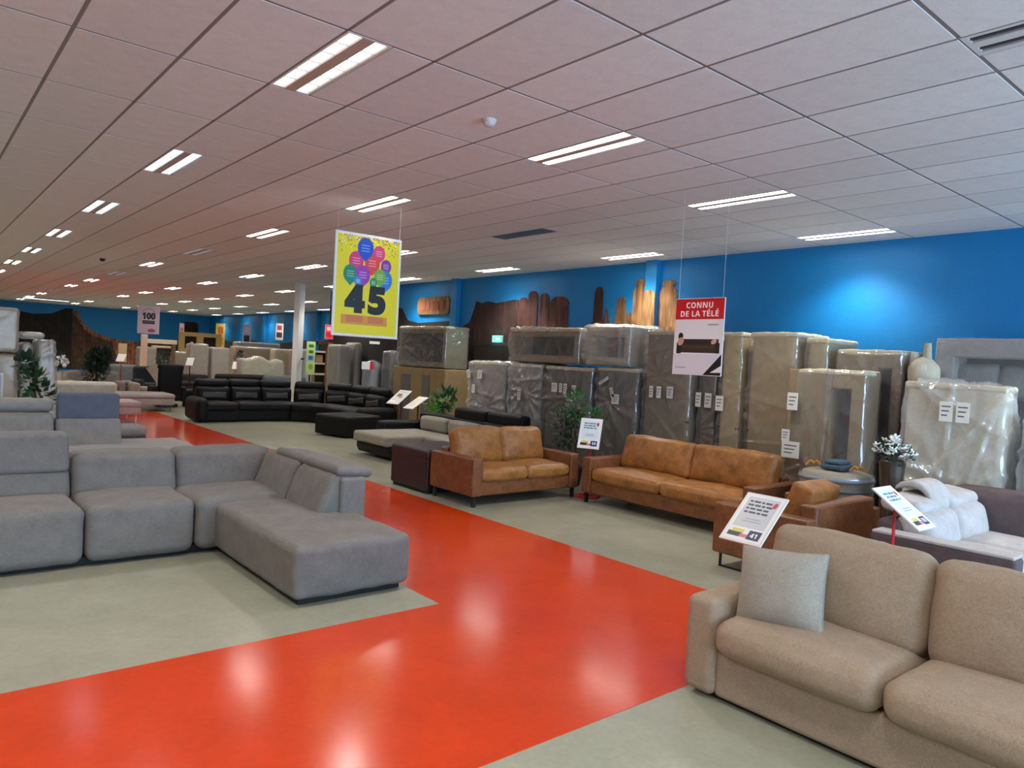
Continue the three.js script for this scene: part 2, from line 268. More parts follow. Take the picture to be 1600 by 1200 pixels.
{ // grey suede corner sofa with chaise; built in room coordinates about its inner corner
  const O = [2.0, 0, -6.3], t = thing('corner_sofa', 'grey suede corner sofa with chaise beside the red aisle', 'sofa', O);
  const at = (x0, x1, y0, y1, z0, z1) => [[(x0 + x1) / 2 - O[0], (y0 + y1) / 2, (z0 + z1) / 2 - O[2]], [x1 - x0, y1 - y0, z1 - z0]];
  const S = (name, x0, x1, y0, y1, z0, z1, o, m = M.gray) => { const [c, d] = at(x0, x1, y0, y1, z0, z1); return part(name, soft(...d, o), m, t, c); };
  S('plinth', -.3, 2.9, 0, .07, -7.25, -6.4, { r: .01, seg: 9 }, M.plinth); S('plinth', 2.13, 2.94, 0, .07, -6.5, -4.72, { r: .01, seg: 9 }, M.plinth);
  const seat = { r: .075, seg: .06, bulge: [.003, .012, .008], amp: .008, freq: 4.2 };
  S('seat', -.4, 1.102, .035, .475, -7.1, -6.3, { ...seat, seed: 1 }); S('seat', 1.112, 1.91, .035, .48, -7.1, -6.3, { ...seat, seed: 2 });
  S('corner_seat', 1.916, 2.86, .035, .475, -7.15, -6.28, { ...seat, r: .09, seed: 3, bend: (q, f) => { const k = smooth(-.2, 1, -f[0]) ; if (f[2] > 0) q.z -= .05 * (1 - k) * f[2]; } });
  S('chaise', 2.07, 3.0, .04, .42, -6.5, -4.66, { ...seat, r: .06, seed: 4, bulge: [.006, .03, .008] });
  const back = (lean) => ({ r: .07, seg: .06, bulge: [.003, .012, .02], amp: .008, freq: 4, bend: (q, f) => { q.z -= lean * (f[1] + 1) / 2; } });
  S('backrest', -.4, 1.115, .36, .665, -7.32, -6.98, { ...back(.1), seed: 5 });
  S('headrest', -.4, 1.105, .63, .965, -7.2, -7.05, { r: .05, seg: .06, amp: .005, bulge: [0, .01, .012], bend: (q, f) => { q.z -= .06 * (f[1] + 1) / 2; } });
  S('backrest', 1.125, 1.955, .36, .775, -7.34, -6.98, { ...back(.11), seed: 6 });
  S('backrest', 1.96, 2.86, .36, .78, -7.34, -6.98, { ...back(.1), seed: 7 });
  // side back along the aisle: leans out over the chaise
  const side = { r: .06, seg: .06, bulge: [.02, .012, .003], amp: .01, freq: 4, bend: (q, f) => { q.x += .15 * (f[1] + 1) / 2 * (f[0] < 0 ? 1 : .25); } };
  S('backrest', 2.6, 2.96, .38, .78, -6.98, -6.22, { ...side, seed: 8 }); S('backrest', 2.6, 2.96, .38, .76, -6.21, -5.5, { ...side, seed: 9 });
  S('back_shell', 2.8, 3.03, .3, .725, -7.0, -5.46, { r: .03, seg: .1, amp: .004, seed: 12 });
  part('headrest', soft(.34, .085, 1.3, { r: .04, seg: .06, amp: .006, bulge: [.004, .006, .004], seed: 4 }), M.gray, t, [2.94 - O[0], .765, -6.14 - O[2]], [0, 0, -.1]);
}
// ---------------------------------------------------------------- cognac leather group
function leatherSofa(name, label, W, D, at, turn, n = 2, o = {}) {
  const t = thing(name, label, 'sofa', at, turn), arm = .15, in_ = W - 2 * arm, m = M.cognac, dk = M.cognacDark;
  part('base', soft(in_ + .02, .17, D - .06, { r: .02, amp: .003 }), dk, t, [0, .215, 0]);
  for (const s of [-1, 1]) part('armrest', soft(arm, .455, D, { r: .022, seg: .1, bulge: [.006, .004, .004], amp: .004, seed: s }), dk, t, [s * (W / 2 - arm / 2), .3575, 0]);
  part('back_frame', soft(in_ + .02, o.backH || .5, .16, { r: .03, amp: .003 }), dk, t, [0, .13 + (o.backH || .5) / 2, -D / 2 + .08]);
  const cw = in_ / n;
  for (let k = 0; k < n; k++) {
    const x = -in_ / 2 + cw * (k + .5);
    part('seat_cushion', soft(cw + .004, .155, D - .2, { r: .06, seg: .06, bulge: [.004, .03, .014], amp: .012, freq: 4, seed: 20 + k + W, bend: (q, f) => { if (f[1] < .2) q.y -= .02 * Math.cos(f[0] * 1.5); } }), m, t, [x, .375, .1]);
    if (o.loose) part('back_cushion', soft(.66, .42, .2, { r: .035, seg: .05, bulge: [.006, .01, .03], amp: .008, seed: 3 }), m, t, [.12, .62, -D / 2 + .28], [-.3, .1, .06]);
    else part('back_cushion', soft(cw + .01, .47, .2, { r: .075, seg: .05, bulge: [.006, .012, .06], amp: .014, freq: 5, seed: 31 + k * 3 + W, bend: (q, f) => { q.z += .009 * Math.sin(q.x * 38 + 4 * Math.sin(q.y * 7) + 5 * noise(q.x * 3, q.y * 3, W)) * (1 - f[0] * f[0]) * Math.abs(f[2]); } }), m, t, [x, .65, -D / 2 + .27], [-.24, 0, 0]);
  }
  for (const sx of [-1, 1]) if (o.sled) {
    const L = mergeGeometries([slab(-.011, .011, 0, .14, D / 2 - .07, D / 2 - .05, .002), slab(-.011, .011, 0, .14, -D / 2 + .05, -D / 2 + .07, .002), slab(-.011, .011, 0, .016, -D / 2 + .05, D / 2 - .05, .002)]);
    part('sled_leg', L, M.blackMetal, t, [sx * (W / 2 - .06), 0, 0]);
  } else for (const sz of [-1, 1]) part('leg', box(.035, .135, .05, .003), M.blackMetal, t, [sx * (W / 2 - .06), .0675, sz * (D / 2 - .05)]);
  return t;
}
leatherSofa('leather_sofa', 'cognac leather three-seater sofa standing before the wrapped furniture', 2.5, .95, [7.27, 0, -5.37], -Math.PI / 2, 2);
leatherSofa('leather_sofa', 'cognac leather two-seater sofa turned towards the camera beside the dark brown ottoman', 1.77, .92, [6.1, 0, -7.32], 0, 2);
leatherSofa('leather_armchair', 'cognac leather love seat with sled legs seen from behind, beside the beige sofa', 1.36, .9, [6.4, 0, -3.42], Math.PI, 1, { sled: true, backH: .56, loose: true });
{ // tilted loose cushion of the love seat is its back cushion; lavender sofa beyond the beige one
  const t = thing('sofa', 'mauve and lavender sofa with adjustable headrests at the right edge of the photo', 'sofa', [6.95, 0, -2.05]);
  const c = (x0, x1, y0, y1, z0, z1) => [(x0 + x1) / 2 - 6.95, (y0 + y1) / 2, (z0 + z1) / 2 + 2.05];
  part('base', soft(1.75, .3, .95, { r: .03, amp: .003 }), M.mauve, t, c(6.1, 7.85, .08, .38, -2.55, -1.6));
  for (const [a, b] of [[5.97, 6.17]]) part('armrest', soft(.2, .5, 1.0, { r: .03, amp: .004, bulge: [.004, .008, .004] }), M.mauve, t, c(a, b, .06, .56, -2.58, -1.58));
  part('back_frame', soft(1.65, .55, .2, { r: .05, amp: .003 }), M.mauve, t, c(6.15, 7.8, .1, .65, -2.62, -2.42));
  for (let k = 0; k < 2; k++) {
    const x0 = 6.18 + k * .67, x1 = x0 + .665;
    part('seat_cushion', soft(.665, .2, .8, { r: .07, seg: .07, bulge: [.003, .02, .01], amp: .006, seed: k }), M.lavender, t, c(x0, x1, .28, .48, -2.4, -1.58));
    part('back_cushion', soft(.665, .34, .26, { r: .09, seg: .06, bulge: [.003, .01, .03], amp: .006, seed: k + 4 }), M.lavender, t, c(x0, x1, .41, .71, -2.48, -2.2), [-.25, 0, 0]);
    const up = k === 0;
    const h = part('headrest', soft(.665, .13, .32, { r: .06, seg: .06, bulge: [0, .008, .008], amp: .005, seed: k + 7 }), M.lavender, t, c(x0, x1, .705, .825, -2.62, -2.3), [.12, 0, 0]);
    if (up) part('folded_flap', soft(.42, .06, .32, { r: .028, seg: .04, bend: (q, f) => { q.y += .09 * (1 - f[2] * f[2]); } }), M.lavender, h, [.18, .06, -.02], [.2, 0, 0]);
  }
  part('lit_arm_top', soft(.19, .025, .98, { r: .011, seg: .2 }), M.lavender, t, c(5.975, 6.165, .555, .58, -2.57, -1.59));  // paler sheet on the mauve arm, colours in the light on its top
  part('corner_back', soft(.4, .5, .9, { r: .08, seg: .08, amp: .006, bulge: [.01, .02, .01] }), M.mauve, t, c(7.53, 7.93, .32, .82, -2.6, -1.7));
  for (const x of [6.05, 7.85]) for (const z of [-2.5, -1.66]) part('foot', cyl(.025, .02, .08), M.steel, t, [x - 6.95, .04, z + 2.05]);
}
// ---------------------------------------------------------------- middle: black corner sofa, two-tone sofa, dark ottoman
{
  const t = thing('ottoman', 'dark brown leather storage ottoman between the cognac two-seater and the two-tone sofa', 'ottoman', [5.63, 0, -8.27]);
  part('body', soft(.86, .42, .9, { r: .03, amp: .004 }), M.espresso, t, [0, .25, 0]); part('lid', soft(.88, .14, .92, { r: .05, bulge: [0, .012, 0], amp: .004 }), M.espresso, t, [0, .5, 0]);
  part('plinth', box(.8, .05, .84), M.plinth, t, [0, .025, 0]);
}
{
  const t = thing('two_tone_sofa', 'black and light grey chaise sofa behind the cognac two-seater', 'sofa', [7.0, 0, -10.2]);
  const c = (x0, x1, y0, y1, z0, z1) => [(x0 + x1) / 2 - 7, (y0 + y1) / 2, (z0 + z1) / 2 + 10.2];
  const S = (n, m, x0, x1, y0, y1, z0, z1, o = {}) => part(n, soft(x1 - x0, y1 - y0, z1 - z0, { r: .05, seg: .1, amp: .004, bulge: [.004, .01, .004], ...o }), m, t, c(x0, x1, y0, y1, z0, z1));
  S('base', M.black, 6.2, 7.9, .06, .24, -11.62, -10.45, { r: .03, bend: (q, f) => { if (f[1] < 0) q.x += .03; } }); S('base', M.black, 6.9, 7.9, .06, .24, -10.45, -8.85, { r: .03 });
  S('chaise_pad', M.stone, 6.14, 7.5, .24, .42, -11.65, -10.47); S('seat_cushion', M.stone, 6.85, 7.5, .24, .42, -10.46, -9.68); S('seat_cushion', M.stone, 6.85, 7.5, .24, .42, -9.67, -8.9);
  S('armrest', M.black, 6.75, 7.9, .1, .56, -11.95, -11.66, { r: .06 }); S('armrest', M.black, 6.85, 7.9, .1, .56, -8.88, -8.6, { r: .06 });
  for (const z of [-11.5, -10.6, -9.7]) S('back_cushion', M.stone, 7.42, 7.62, .42, .68, z, z + .86, { r: .06, bulge: [.03, .01, 0] });
  S('back_frame', M.black, 7.6, 7.92, .2, .72, -11.8, -8.65, { r: .05 });
  for (const z of [-10.7, -9.75]) S('headrest', M.black, 7.62, 7.86, .68, .9, z, z + .92, { r: .06 });
  for (const z of [-11.6, -8.8]) for (const x of [6.5, 7.8]) part('foot', cyl(.025, .02, .07), M.steel, t, c(x, x, 0, .07, z, z));
}
{
  const t = thing('corner_sofa', 'black leather corner sofa with rounded corner behind the white column', 'sofa', [7.5, 0, -17.6]);
  const c = (x, y, z) => [x - 7.5, y, z + 17.6];
  const B = M.black;
  // the sofa follows a path: straight, bend, straight towards the camera
  const path = [[5.75, -17.75, 0], [6.55, -17.85, 0], [7.3, -17.82, .08], [7.92, -17.5, .5], [8.3, -16.9, 1.0], [8.43, -16.2, 1.38], [8.42, -15.42, 1.57]];
  path.forEach(([x, z, a], k) => {
    const w = k > 2 && k < 5 ? .74 : .8, f = [-Math.sin(a), Math.cos(a)];           // facing (x,z)
    part('seat', soft(w, .2, .62, { r: .07, seg: .08, bulge: [.003, .03, .02], amp: .006, seed: k }), B, t, c(x + f[0] * .12, .36, z + f[1] * .12), [0, -a, 0]);
    part('seat_front', soft(w + .02, .28, .6, { r: .05, seg: .1, amp: .004 }), B, t, c(x + f[0] * .1, .16, z + f[1] * .1), [0, -a, 0]);
    part('backrest', soft(w, .42, .26, { r: .09, seg: .07, bulge: [.003, .01, .05], amp: .01, seed: k + 9 }), B, t, c(x - f[0] * .33, .6, z - f[1] * .33), [0, -a, 0]);
    part('headrest', soft(w - .01, .2, .22, { r: .085, seg: .07, bulge: [.004, .01, .02], amp: .006, seed: k + 3 }), B, t, c(x - f[0] * .4, .88, z - f[1] * .4), [0, -a, 0]);
    part('lumbar_pad', soft(w * .7, .17, .08, { r: .035, seg: .06, bulge: [0, .004, .02], amp: .008, seed: k }), mat2(), t, c(x - f[0] * .19, .6, z - f[1] * .19), [-.12, -a, 0]);
    part('back_shell', soft(w + .03, .85, .12, { r: .05, seg: .12 }), B, t, c(x - f[0] * .48, .46, z - f[1] * .48), [0, -a, 0]);
  });
  part('armrest', soft(.26, .52, 1.0, { r: .1, seg: .08, bulge: [.02, .02, .02], amp: .006 }), B, t, c(5.28, .3, -17.7)); part('armrest', soft(1.0, .5, .26, { r: .1, seg: .08, bulge: [.02, .02, .02], amp: .006 }), B, t, c(8.42, .29, -14.88));
  const o = thing('ottoman', 'square black leather footstool in front of the black corner sofa', 'ottoman', [7.42, 0, -14.3]);
  part('body', soft(1.0, .34, 1.0, { r: .04, amp: .004 }), B, o, [0, .2, 0], [0, .25, 0]); part('top', soft(1.02, .13, 1.02, { r: .06, bulge: [.003, .02, .003], amp: .005 }), B, o, [0, .385, 0], [0, .25, 0]);
}
function mat2() { return plain('#3a3934', .5); }
// ---------------------------------------------------------------- furniture wrapped in plastic film along the blue wall
const stickerMat = [plain('#e6e3da', .7), plain('#d8d6d0', .7)], stickerInk = plain('#6a6a6c', .8);
function crease(seed, amp, dir) {      // film pulled tight: sharp ridges that fan out from a few gathering points
  const R = rng(seed * 97 + 5), hubs = Array.from({ length: 3 }, () => ({ a: (R() - .5) * 1.1, y: (R() - .5) * 1.5, n: 9 + Math.floor(R() * 9), p: R() * TAU, s: .7 + R() * .6 }));
  const folds = Array.from({ length: 8 }, () => ({ x: (R() - .5) * 1.4, y: (R() - .5) * 1.8, a: R() * TAU, w: .012 + R() * .02, s: .5 + R() }));
  const ridge = (x, y, z) => Math.max(0, 1 - Math.abs(noise(x, y, z)) * 5) ** 2;
  return (q, f, v) => {
    const a = q.x + q.z;
    let k = .7 * ridge(q.x * 2.6 + seed, q.y * 1.4 - seed * .7 + a * dir, q.z * 2.6) + .4 * ridge(q.x * 6 - seed, q.y * 3 + a * 3 + seed, q.z * 6) + .5 * fbm(q.x * 2.2 + seed, q.y * 2.2, q.z * 2.2);
    for (const o of hubs) { const dx = a - o.a, dy = q.y - o.y, r = Math.hypot(dx, dy), th = Math.atan2(dy, dx); k += 1.5 * o.s * Math.pow(Math.abs(Math.sin(th * o.n / 2 + o.p + 1.2 * noise(r * 3, o.p, seed))), 6) * Math.exp(-r * r / .22) * smooth(.02, .12, r); }
    for (const o of folds) { const l = (a - o.x) * Math.cos(o.a) + (q.y - o.y) * Math.sin(o.a), m = -(a - o.x) * Math.sin(o.a) + (q.y - o.y) * Math.cos(o.a); k += 1.3 * o.s * Math.exp(-(l * l) / (o.w * o.w)) * Math.exp(-m * m / .3); }
    q.addScaledVector(v, amp * Math.max(-.5, Math.min(2.2, k)));
  };
}
// local axes: front faces -x (towards the aisle) => built with +z front and turned -90 degrees. w along the wall, h up, d deep
function wrapped(label, { w, h, d, x, z, y = 0, color = '#9c8f79', style = 'solid', inner = '#3b3836', taper = 0, cap = true, bl, br, amp = .012, seed = 1, turn = 0, film = M.film, lean = 0 }, labels = []) {
  const t = thing('wrapped_sofa', label, 'sofa', [x, y, z], -Math.PI / 2 + turn, 'sofas wrapped in plastic film');
  const body = fabric(color), tp = (q, f) => { const k = (f[1] + 1) / 2; if (q.x < 0) q.x += taper * k; q.z -= lean * k; };
  if (style === 'solid') {
    part('sofa_body', soft(w - .05 - 3.4 * amp, h - .03, d - .05 - 3.4 * amp, { r: .06, seg: .12, bulge: [.01, .01, .02], amp: .008, seed, bend: tp }), body, t, [0, h / 2, 0]);
    part('seat_seam', soft(w - .045 - 3.4 * amp, .025, d - .045 - 3.4 * amp, { r: .012, seg: .3, bend: (q, f) => { if (q.x < 0) q.x += taper * .45; } }), fabric(inner), t, [0, h * .45, 0]);
  } else {
    const b = style === 'deep' ? .16 : .1, W = w - .05 - 3.4 * amp, H = h - .03, L = bl || b, Q = br || b;
    d -= 3.4 * amp;
    part('sofa_frame', plate(rect(-W / 2, W / 2, 0, H), d - .08, [rect(-W / 2 + L, W / 2 - Q, b, H - b * 1.1)], .015), body, t, [0, .015, -d / 2 + .04]);
    part('seat_panel', soft(W - L - Q + .02, H - 2 * b, d * .4, { r: .04, seg: .12, bulge: [0, 0, .02], amp: .006, seed }), fabric(inner), t, [(L - Q) / 2, H / 2, -d * .28]);
    d += 3.4 * amp;
  }
  if (cap) part('lit_top_cap', soft(w - .02 - 3.4 * amp, .06, d - .02 - 3.4 * amp, { r: .025, seg: .07, amp: .014, freq: 6, seed, bend: (q) => { if (q.x < 0) q.x += taper * .97; } }), fabric('#efe3bd'), t, [0, h - .022, -lean * .97]);  // cream cap added so the top edge looks brightly lit from above
  const wrap = part('plastic_wrap', soft(w - 3.4 * amp, h, d - 3.4 * amp, { r: .05, seg: .024, bend: (() => { const c = crease(seed, amp, seed % 2 ? 1 : -1); return (q, f, v) => { tp(q, f); c(q, f, v); if (f[1] > .99) q.y += .012 * Math.abs(noise(q.x * 9 + seed, 0, q.z * 9)); if (f[1] < -.95) q.y = Math.max(q.y, -h / 2 + .001); }; })() }), film, t, [0, h / 2, 0]);
  for (const [lx, ly, lw, lh, rz = 0] of labels) {
    const s = part('paper_label', box(lw, lh, .003, .001), stickerMat[(seed + Math.round(ly * 10)) % 2], t, [lx, ly, d / 2 + amp * .9 + .008], [0, 0, rz]);
    for (let k = 0; k < 3; k++) part('print_line', box(lw * (.7 - .12 * k), lh * .07, .0012, .0003), stickerInk, s, [-lw * .06 * k, lh * (.25 - .22 * k), .0022]);
  }
  return t;
}
const milky = M.film.clone(); milky.transmission = .86; milky.roughness = .26; milky.ior = 1.5;
const hazy = M.film.clone(); hazy.transmission = .8; hazy.roughness = .2;
// two-high block behind the plant: lower row x = 8.4 front
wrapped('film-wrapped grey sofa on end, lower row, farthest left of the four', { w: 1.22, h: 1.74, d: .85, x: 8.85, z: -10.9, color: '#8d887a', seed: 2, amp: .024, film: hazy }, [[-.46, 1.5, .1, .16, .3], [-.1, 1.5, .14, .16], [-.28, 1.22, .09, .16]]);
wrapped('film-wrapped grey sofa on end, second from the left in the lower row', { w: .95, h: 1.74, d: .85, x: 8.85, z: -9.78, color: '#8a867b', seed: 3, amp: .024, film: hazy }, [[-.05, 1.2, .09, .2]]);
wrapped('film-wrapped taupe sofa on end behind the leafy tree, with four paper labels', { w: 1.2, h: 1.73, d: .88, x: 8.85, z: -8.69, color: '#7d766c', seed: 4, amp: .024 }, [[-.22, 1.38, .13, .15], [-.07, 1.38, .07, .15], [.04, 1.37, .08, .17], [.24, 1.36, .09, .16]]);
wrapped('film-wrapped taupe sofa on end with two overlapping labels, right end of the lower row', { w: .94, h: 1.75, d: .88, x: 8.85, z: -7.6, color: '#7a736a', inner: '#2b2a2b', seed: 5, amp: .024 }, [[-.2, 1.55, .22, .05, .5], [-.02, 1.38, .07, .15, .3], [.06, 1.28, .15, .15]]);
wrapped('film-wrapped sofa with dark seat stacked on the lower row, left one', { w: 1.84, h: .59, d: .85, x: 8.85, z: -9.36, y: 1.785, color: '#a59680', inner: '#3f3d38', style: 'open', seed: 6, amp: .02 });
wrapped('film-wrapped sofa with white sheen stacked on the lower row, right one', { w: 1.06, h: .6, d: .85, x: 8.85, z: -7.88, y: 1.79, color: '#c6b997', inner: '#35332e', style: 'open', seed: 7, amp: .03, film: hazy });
// tall pieces
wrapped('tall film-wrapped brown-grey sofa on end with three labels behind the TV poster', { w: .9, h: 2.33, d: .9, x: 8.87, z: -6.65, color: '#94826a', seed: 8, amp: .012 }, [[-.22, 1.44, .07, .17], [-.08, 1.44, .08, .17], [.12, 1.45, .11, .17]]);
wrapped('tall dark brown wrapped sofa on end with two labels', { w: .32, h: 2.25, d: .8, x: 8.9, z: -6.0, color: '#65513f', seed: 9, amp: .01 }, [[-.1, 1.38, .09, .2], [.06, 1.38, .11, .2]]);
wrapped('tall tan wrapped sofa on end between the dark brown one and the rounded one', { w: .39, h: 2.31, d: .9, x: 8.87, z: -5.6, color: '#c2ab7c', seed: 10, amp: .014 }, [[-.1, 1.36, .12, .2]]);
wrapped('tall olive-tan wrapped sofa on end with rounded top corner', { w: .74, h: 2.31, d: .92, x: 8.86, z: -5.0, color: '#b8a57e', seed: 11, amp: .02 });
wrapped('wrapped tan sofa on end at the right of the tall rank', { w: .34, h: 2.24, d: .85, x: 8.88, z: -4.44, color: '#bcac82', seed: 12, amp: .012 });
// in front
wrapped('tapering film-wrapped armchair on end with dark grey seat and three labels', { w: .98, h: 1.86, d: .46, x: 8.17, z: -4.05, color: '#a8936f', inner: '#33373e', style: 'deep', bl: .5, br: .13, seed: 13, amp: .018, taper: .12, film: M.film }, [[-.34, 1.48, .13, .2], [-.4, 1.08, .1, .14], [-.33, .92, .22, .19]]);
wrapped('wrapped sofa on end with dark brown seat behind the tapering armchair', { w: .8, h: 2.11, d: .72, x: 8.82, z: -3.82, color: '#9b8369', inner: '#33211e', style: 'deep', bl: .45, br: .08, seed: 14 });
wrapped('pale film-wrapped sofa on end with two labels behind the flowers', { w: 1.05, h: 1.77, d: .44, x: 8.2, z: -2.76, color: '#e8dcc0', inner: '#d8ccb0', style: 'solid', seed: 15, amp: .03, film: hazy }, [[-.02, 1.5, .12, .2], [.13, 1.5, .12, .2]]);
const wp = wrapped('wrapped grey sofa on end with loose pillows inside its frame, at the right edge', { w: 1.75, h: 2.28, d: .72, x: 9.2, z: -2.4, color: '#c2bbb6', inner: '#6f7276', style: 'deep', cap: false, seed: 16, amp: .008 });
for (const [x, y, s, r] of [[-.48, 1.82, .44, .05], [-.08, 1.82, .4, -.08], [.36, 1.74, .5, .1]]) part('loose_pillow', soft(s, s * .9, .16, { r: .07, seg: .06, bulge: [0, 0, .04], amp: .01, seed: x + 5 }), fabric('#a09fa2'), wp, [x, y, .1], [0, 0, r]);
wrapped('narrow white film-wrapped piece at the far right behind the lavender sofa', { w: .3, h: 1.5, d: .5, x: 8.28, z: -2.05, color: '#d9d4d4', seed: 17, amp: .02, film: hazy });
{ // lumpy wrapped legs on top
  const t = thing('wrapped_footstool', 'cream wrapped footstool with one leg up, between the wrapped sofas', 'footstool', [8.62, 0, -3.27]);
  part('stand', soft(.3, 1.7, .24, { r: .04 }), fabric('#8f806a'), t, [0, .85, 0]);
  part('cushion', soft(.36, .34, .26, { r: .12, seg: .06, bulge: [.02, .03, .02], amp: .015 }), fabric('#e3d8bc'), t, [0, 1.86, 0]); part('leg', cyl(.035, .05, .22), fabric('#d9cdb0'), t, [0, 2.1, .03]); part('leg', cyl(.035, .05, .14), fabric('#efe9d8'), t, [0, 2.04, -.1]);
}
// far left end of the block: carton-like pair
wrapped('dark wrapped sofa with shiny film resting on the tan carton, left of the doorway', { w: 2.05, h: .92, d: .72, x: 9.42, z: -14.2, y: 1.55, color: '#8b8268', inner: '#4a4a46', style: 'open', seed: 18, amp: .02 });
{
  const t = thing('wrapped_crate', 'tan cardboard-wrapped crate with grey film strips under the dark wrapped sofa', 'crate', [9.42, 0, -14.2], -Math.PI / 2);
  part('carton', soft(2.2, 1.53, .72, { r: .03, amp: .01 }), fabric('#a98f63'), t, [0, .765, 0]);
  for (const [x, w] of [[-.5, .4], [.35, .3]]) part('film_strip', soft(w, 1.2, .03, { r: .014, seg: .06, amp: .01, seed: x }), plain('#6d6a66', .3), t, [x, .78, .37]);
}
{ // round wrapped pouf with folded throw
  const t = thing('pouf', 'round woven pouf in blue-tinted film behind the love seat', 'pouf', [7.5, 0, -3.62]);
  part('drum', new THREE.LatheGeometry([[0, .02], [.33, .02], [.345, .06], [.355, .4], [.35, .72], [.33, .79], [.28, .81], [0, .815]].map(p => new THREE.Vector2(...p)), 40), fabric('#b3aa93'), t);
  part('rim_band', new THREE.TorusGeometry(.35, .022, 8, 40).rotateX(Math.PI / 2), fabric('#9fb0c4'), t, [0, .74, 0]); part('rim_band', new THREE.TorusGeometry(.355, .016, 8, 40).rotateX(Math.PI / 2), fabric('#8f9aa6'), t, [0, .64, 0]);
  const wrapG = new THREE.LatheGeometry(Array.from({ length: 24 }, (_, k) => new THREE.Vector2(.365 + .006 * Math.sin(k * 2.1), .03 + k * .033)), 64); part('plastic_wrap', wrapG, M.film, t);
  const th = thing('folded_throw', 'folded blue-grey throw lying on the round pouf', 'blanket', [7.5, .818, -3.62]);
  part('fold', soft(.3, .06, .24, { r: .028, seg: .05, amp: .008 }), fabric('#4c6270'), th, [0, .03, 0]); part('fold', soft(.24, .05, .18, { r: .024, seg: .05, amp: .008, seed: 2 }), fabric('#5b7484'), th, [.01, .083, 0]);
  for (const [k, z] of [['left', -.23], ['right', .24]]) solo('rope_tie', tube([[0, 0, -.07], [.02, .05, -.03], [0, .03, .02], [-.02, .06, .06], [0, .01, .1]], .012, 24, 6), plain('#c98f3d', .8), `yellow rope tie lying ${k} of the blue-grey throw`, 'rope', [7.47, .828, -3.64 + z]);
}
// ---------------------------------------------------------------- painted desert murals (thin painted boards on the walls)
const rockMat = (c) => { const k = 'rock' + c; if (!cache.has(k)) cache.set(k, mat(c, { rough: .85, map: T.strata, scale: .8 })); return cache.get(k); };
function column(z0, z1, top, base, seed, knob) {           // weathered rock column outline
  const R = rng(seed), w = z1 - z0, L = [], Q = [];
  for (const [d, i] of [[top - base, 0], [(top - base) * .6, .02], [(top - base) * .35, .04], [.3, .03], [.2, .05], [.12, .05], [.06, .1], [.02, .2], [0, .32]]) { L.push([z0 + w * (i + .025 * R()), top - d]); Q.push([z1 - w * (i + .025 * R()), top - d]); }
  if (knob) { const c = (z0 + z1) / 2; for (const [y, k] of [[.2, .33], [.6, .35], [.88, .27], [1, .12]]) { L.push([c - w * k, top + knob * y]); Q.push([c + w * k, top + knob * y]); } }
  return [...L, ...Q.reverse()];
}
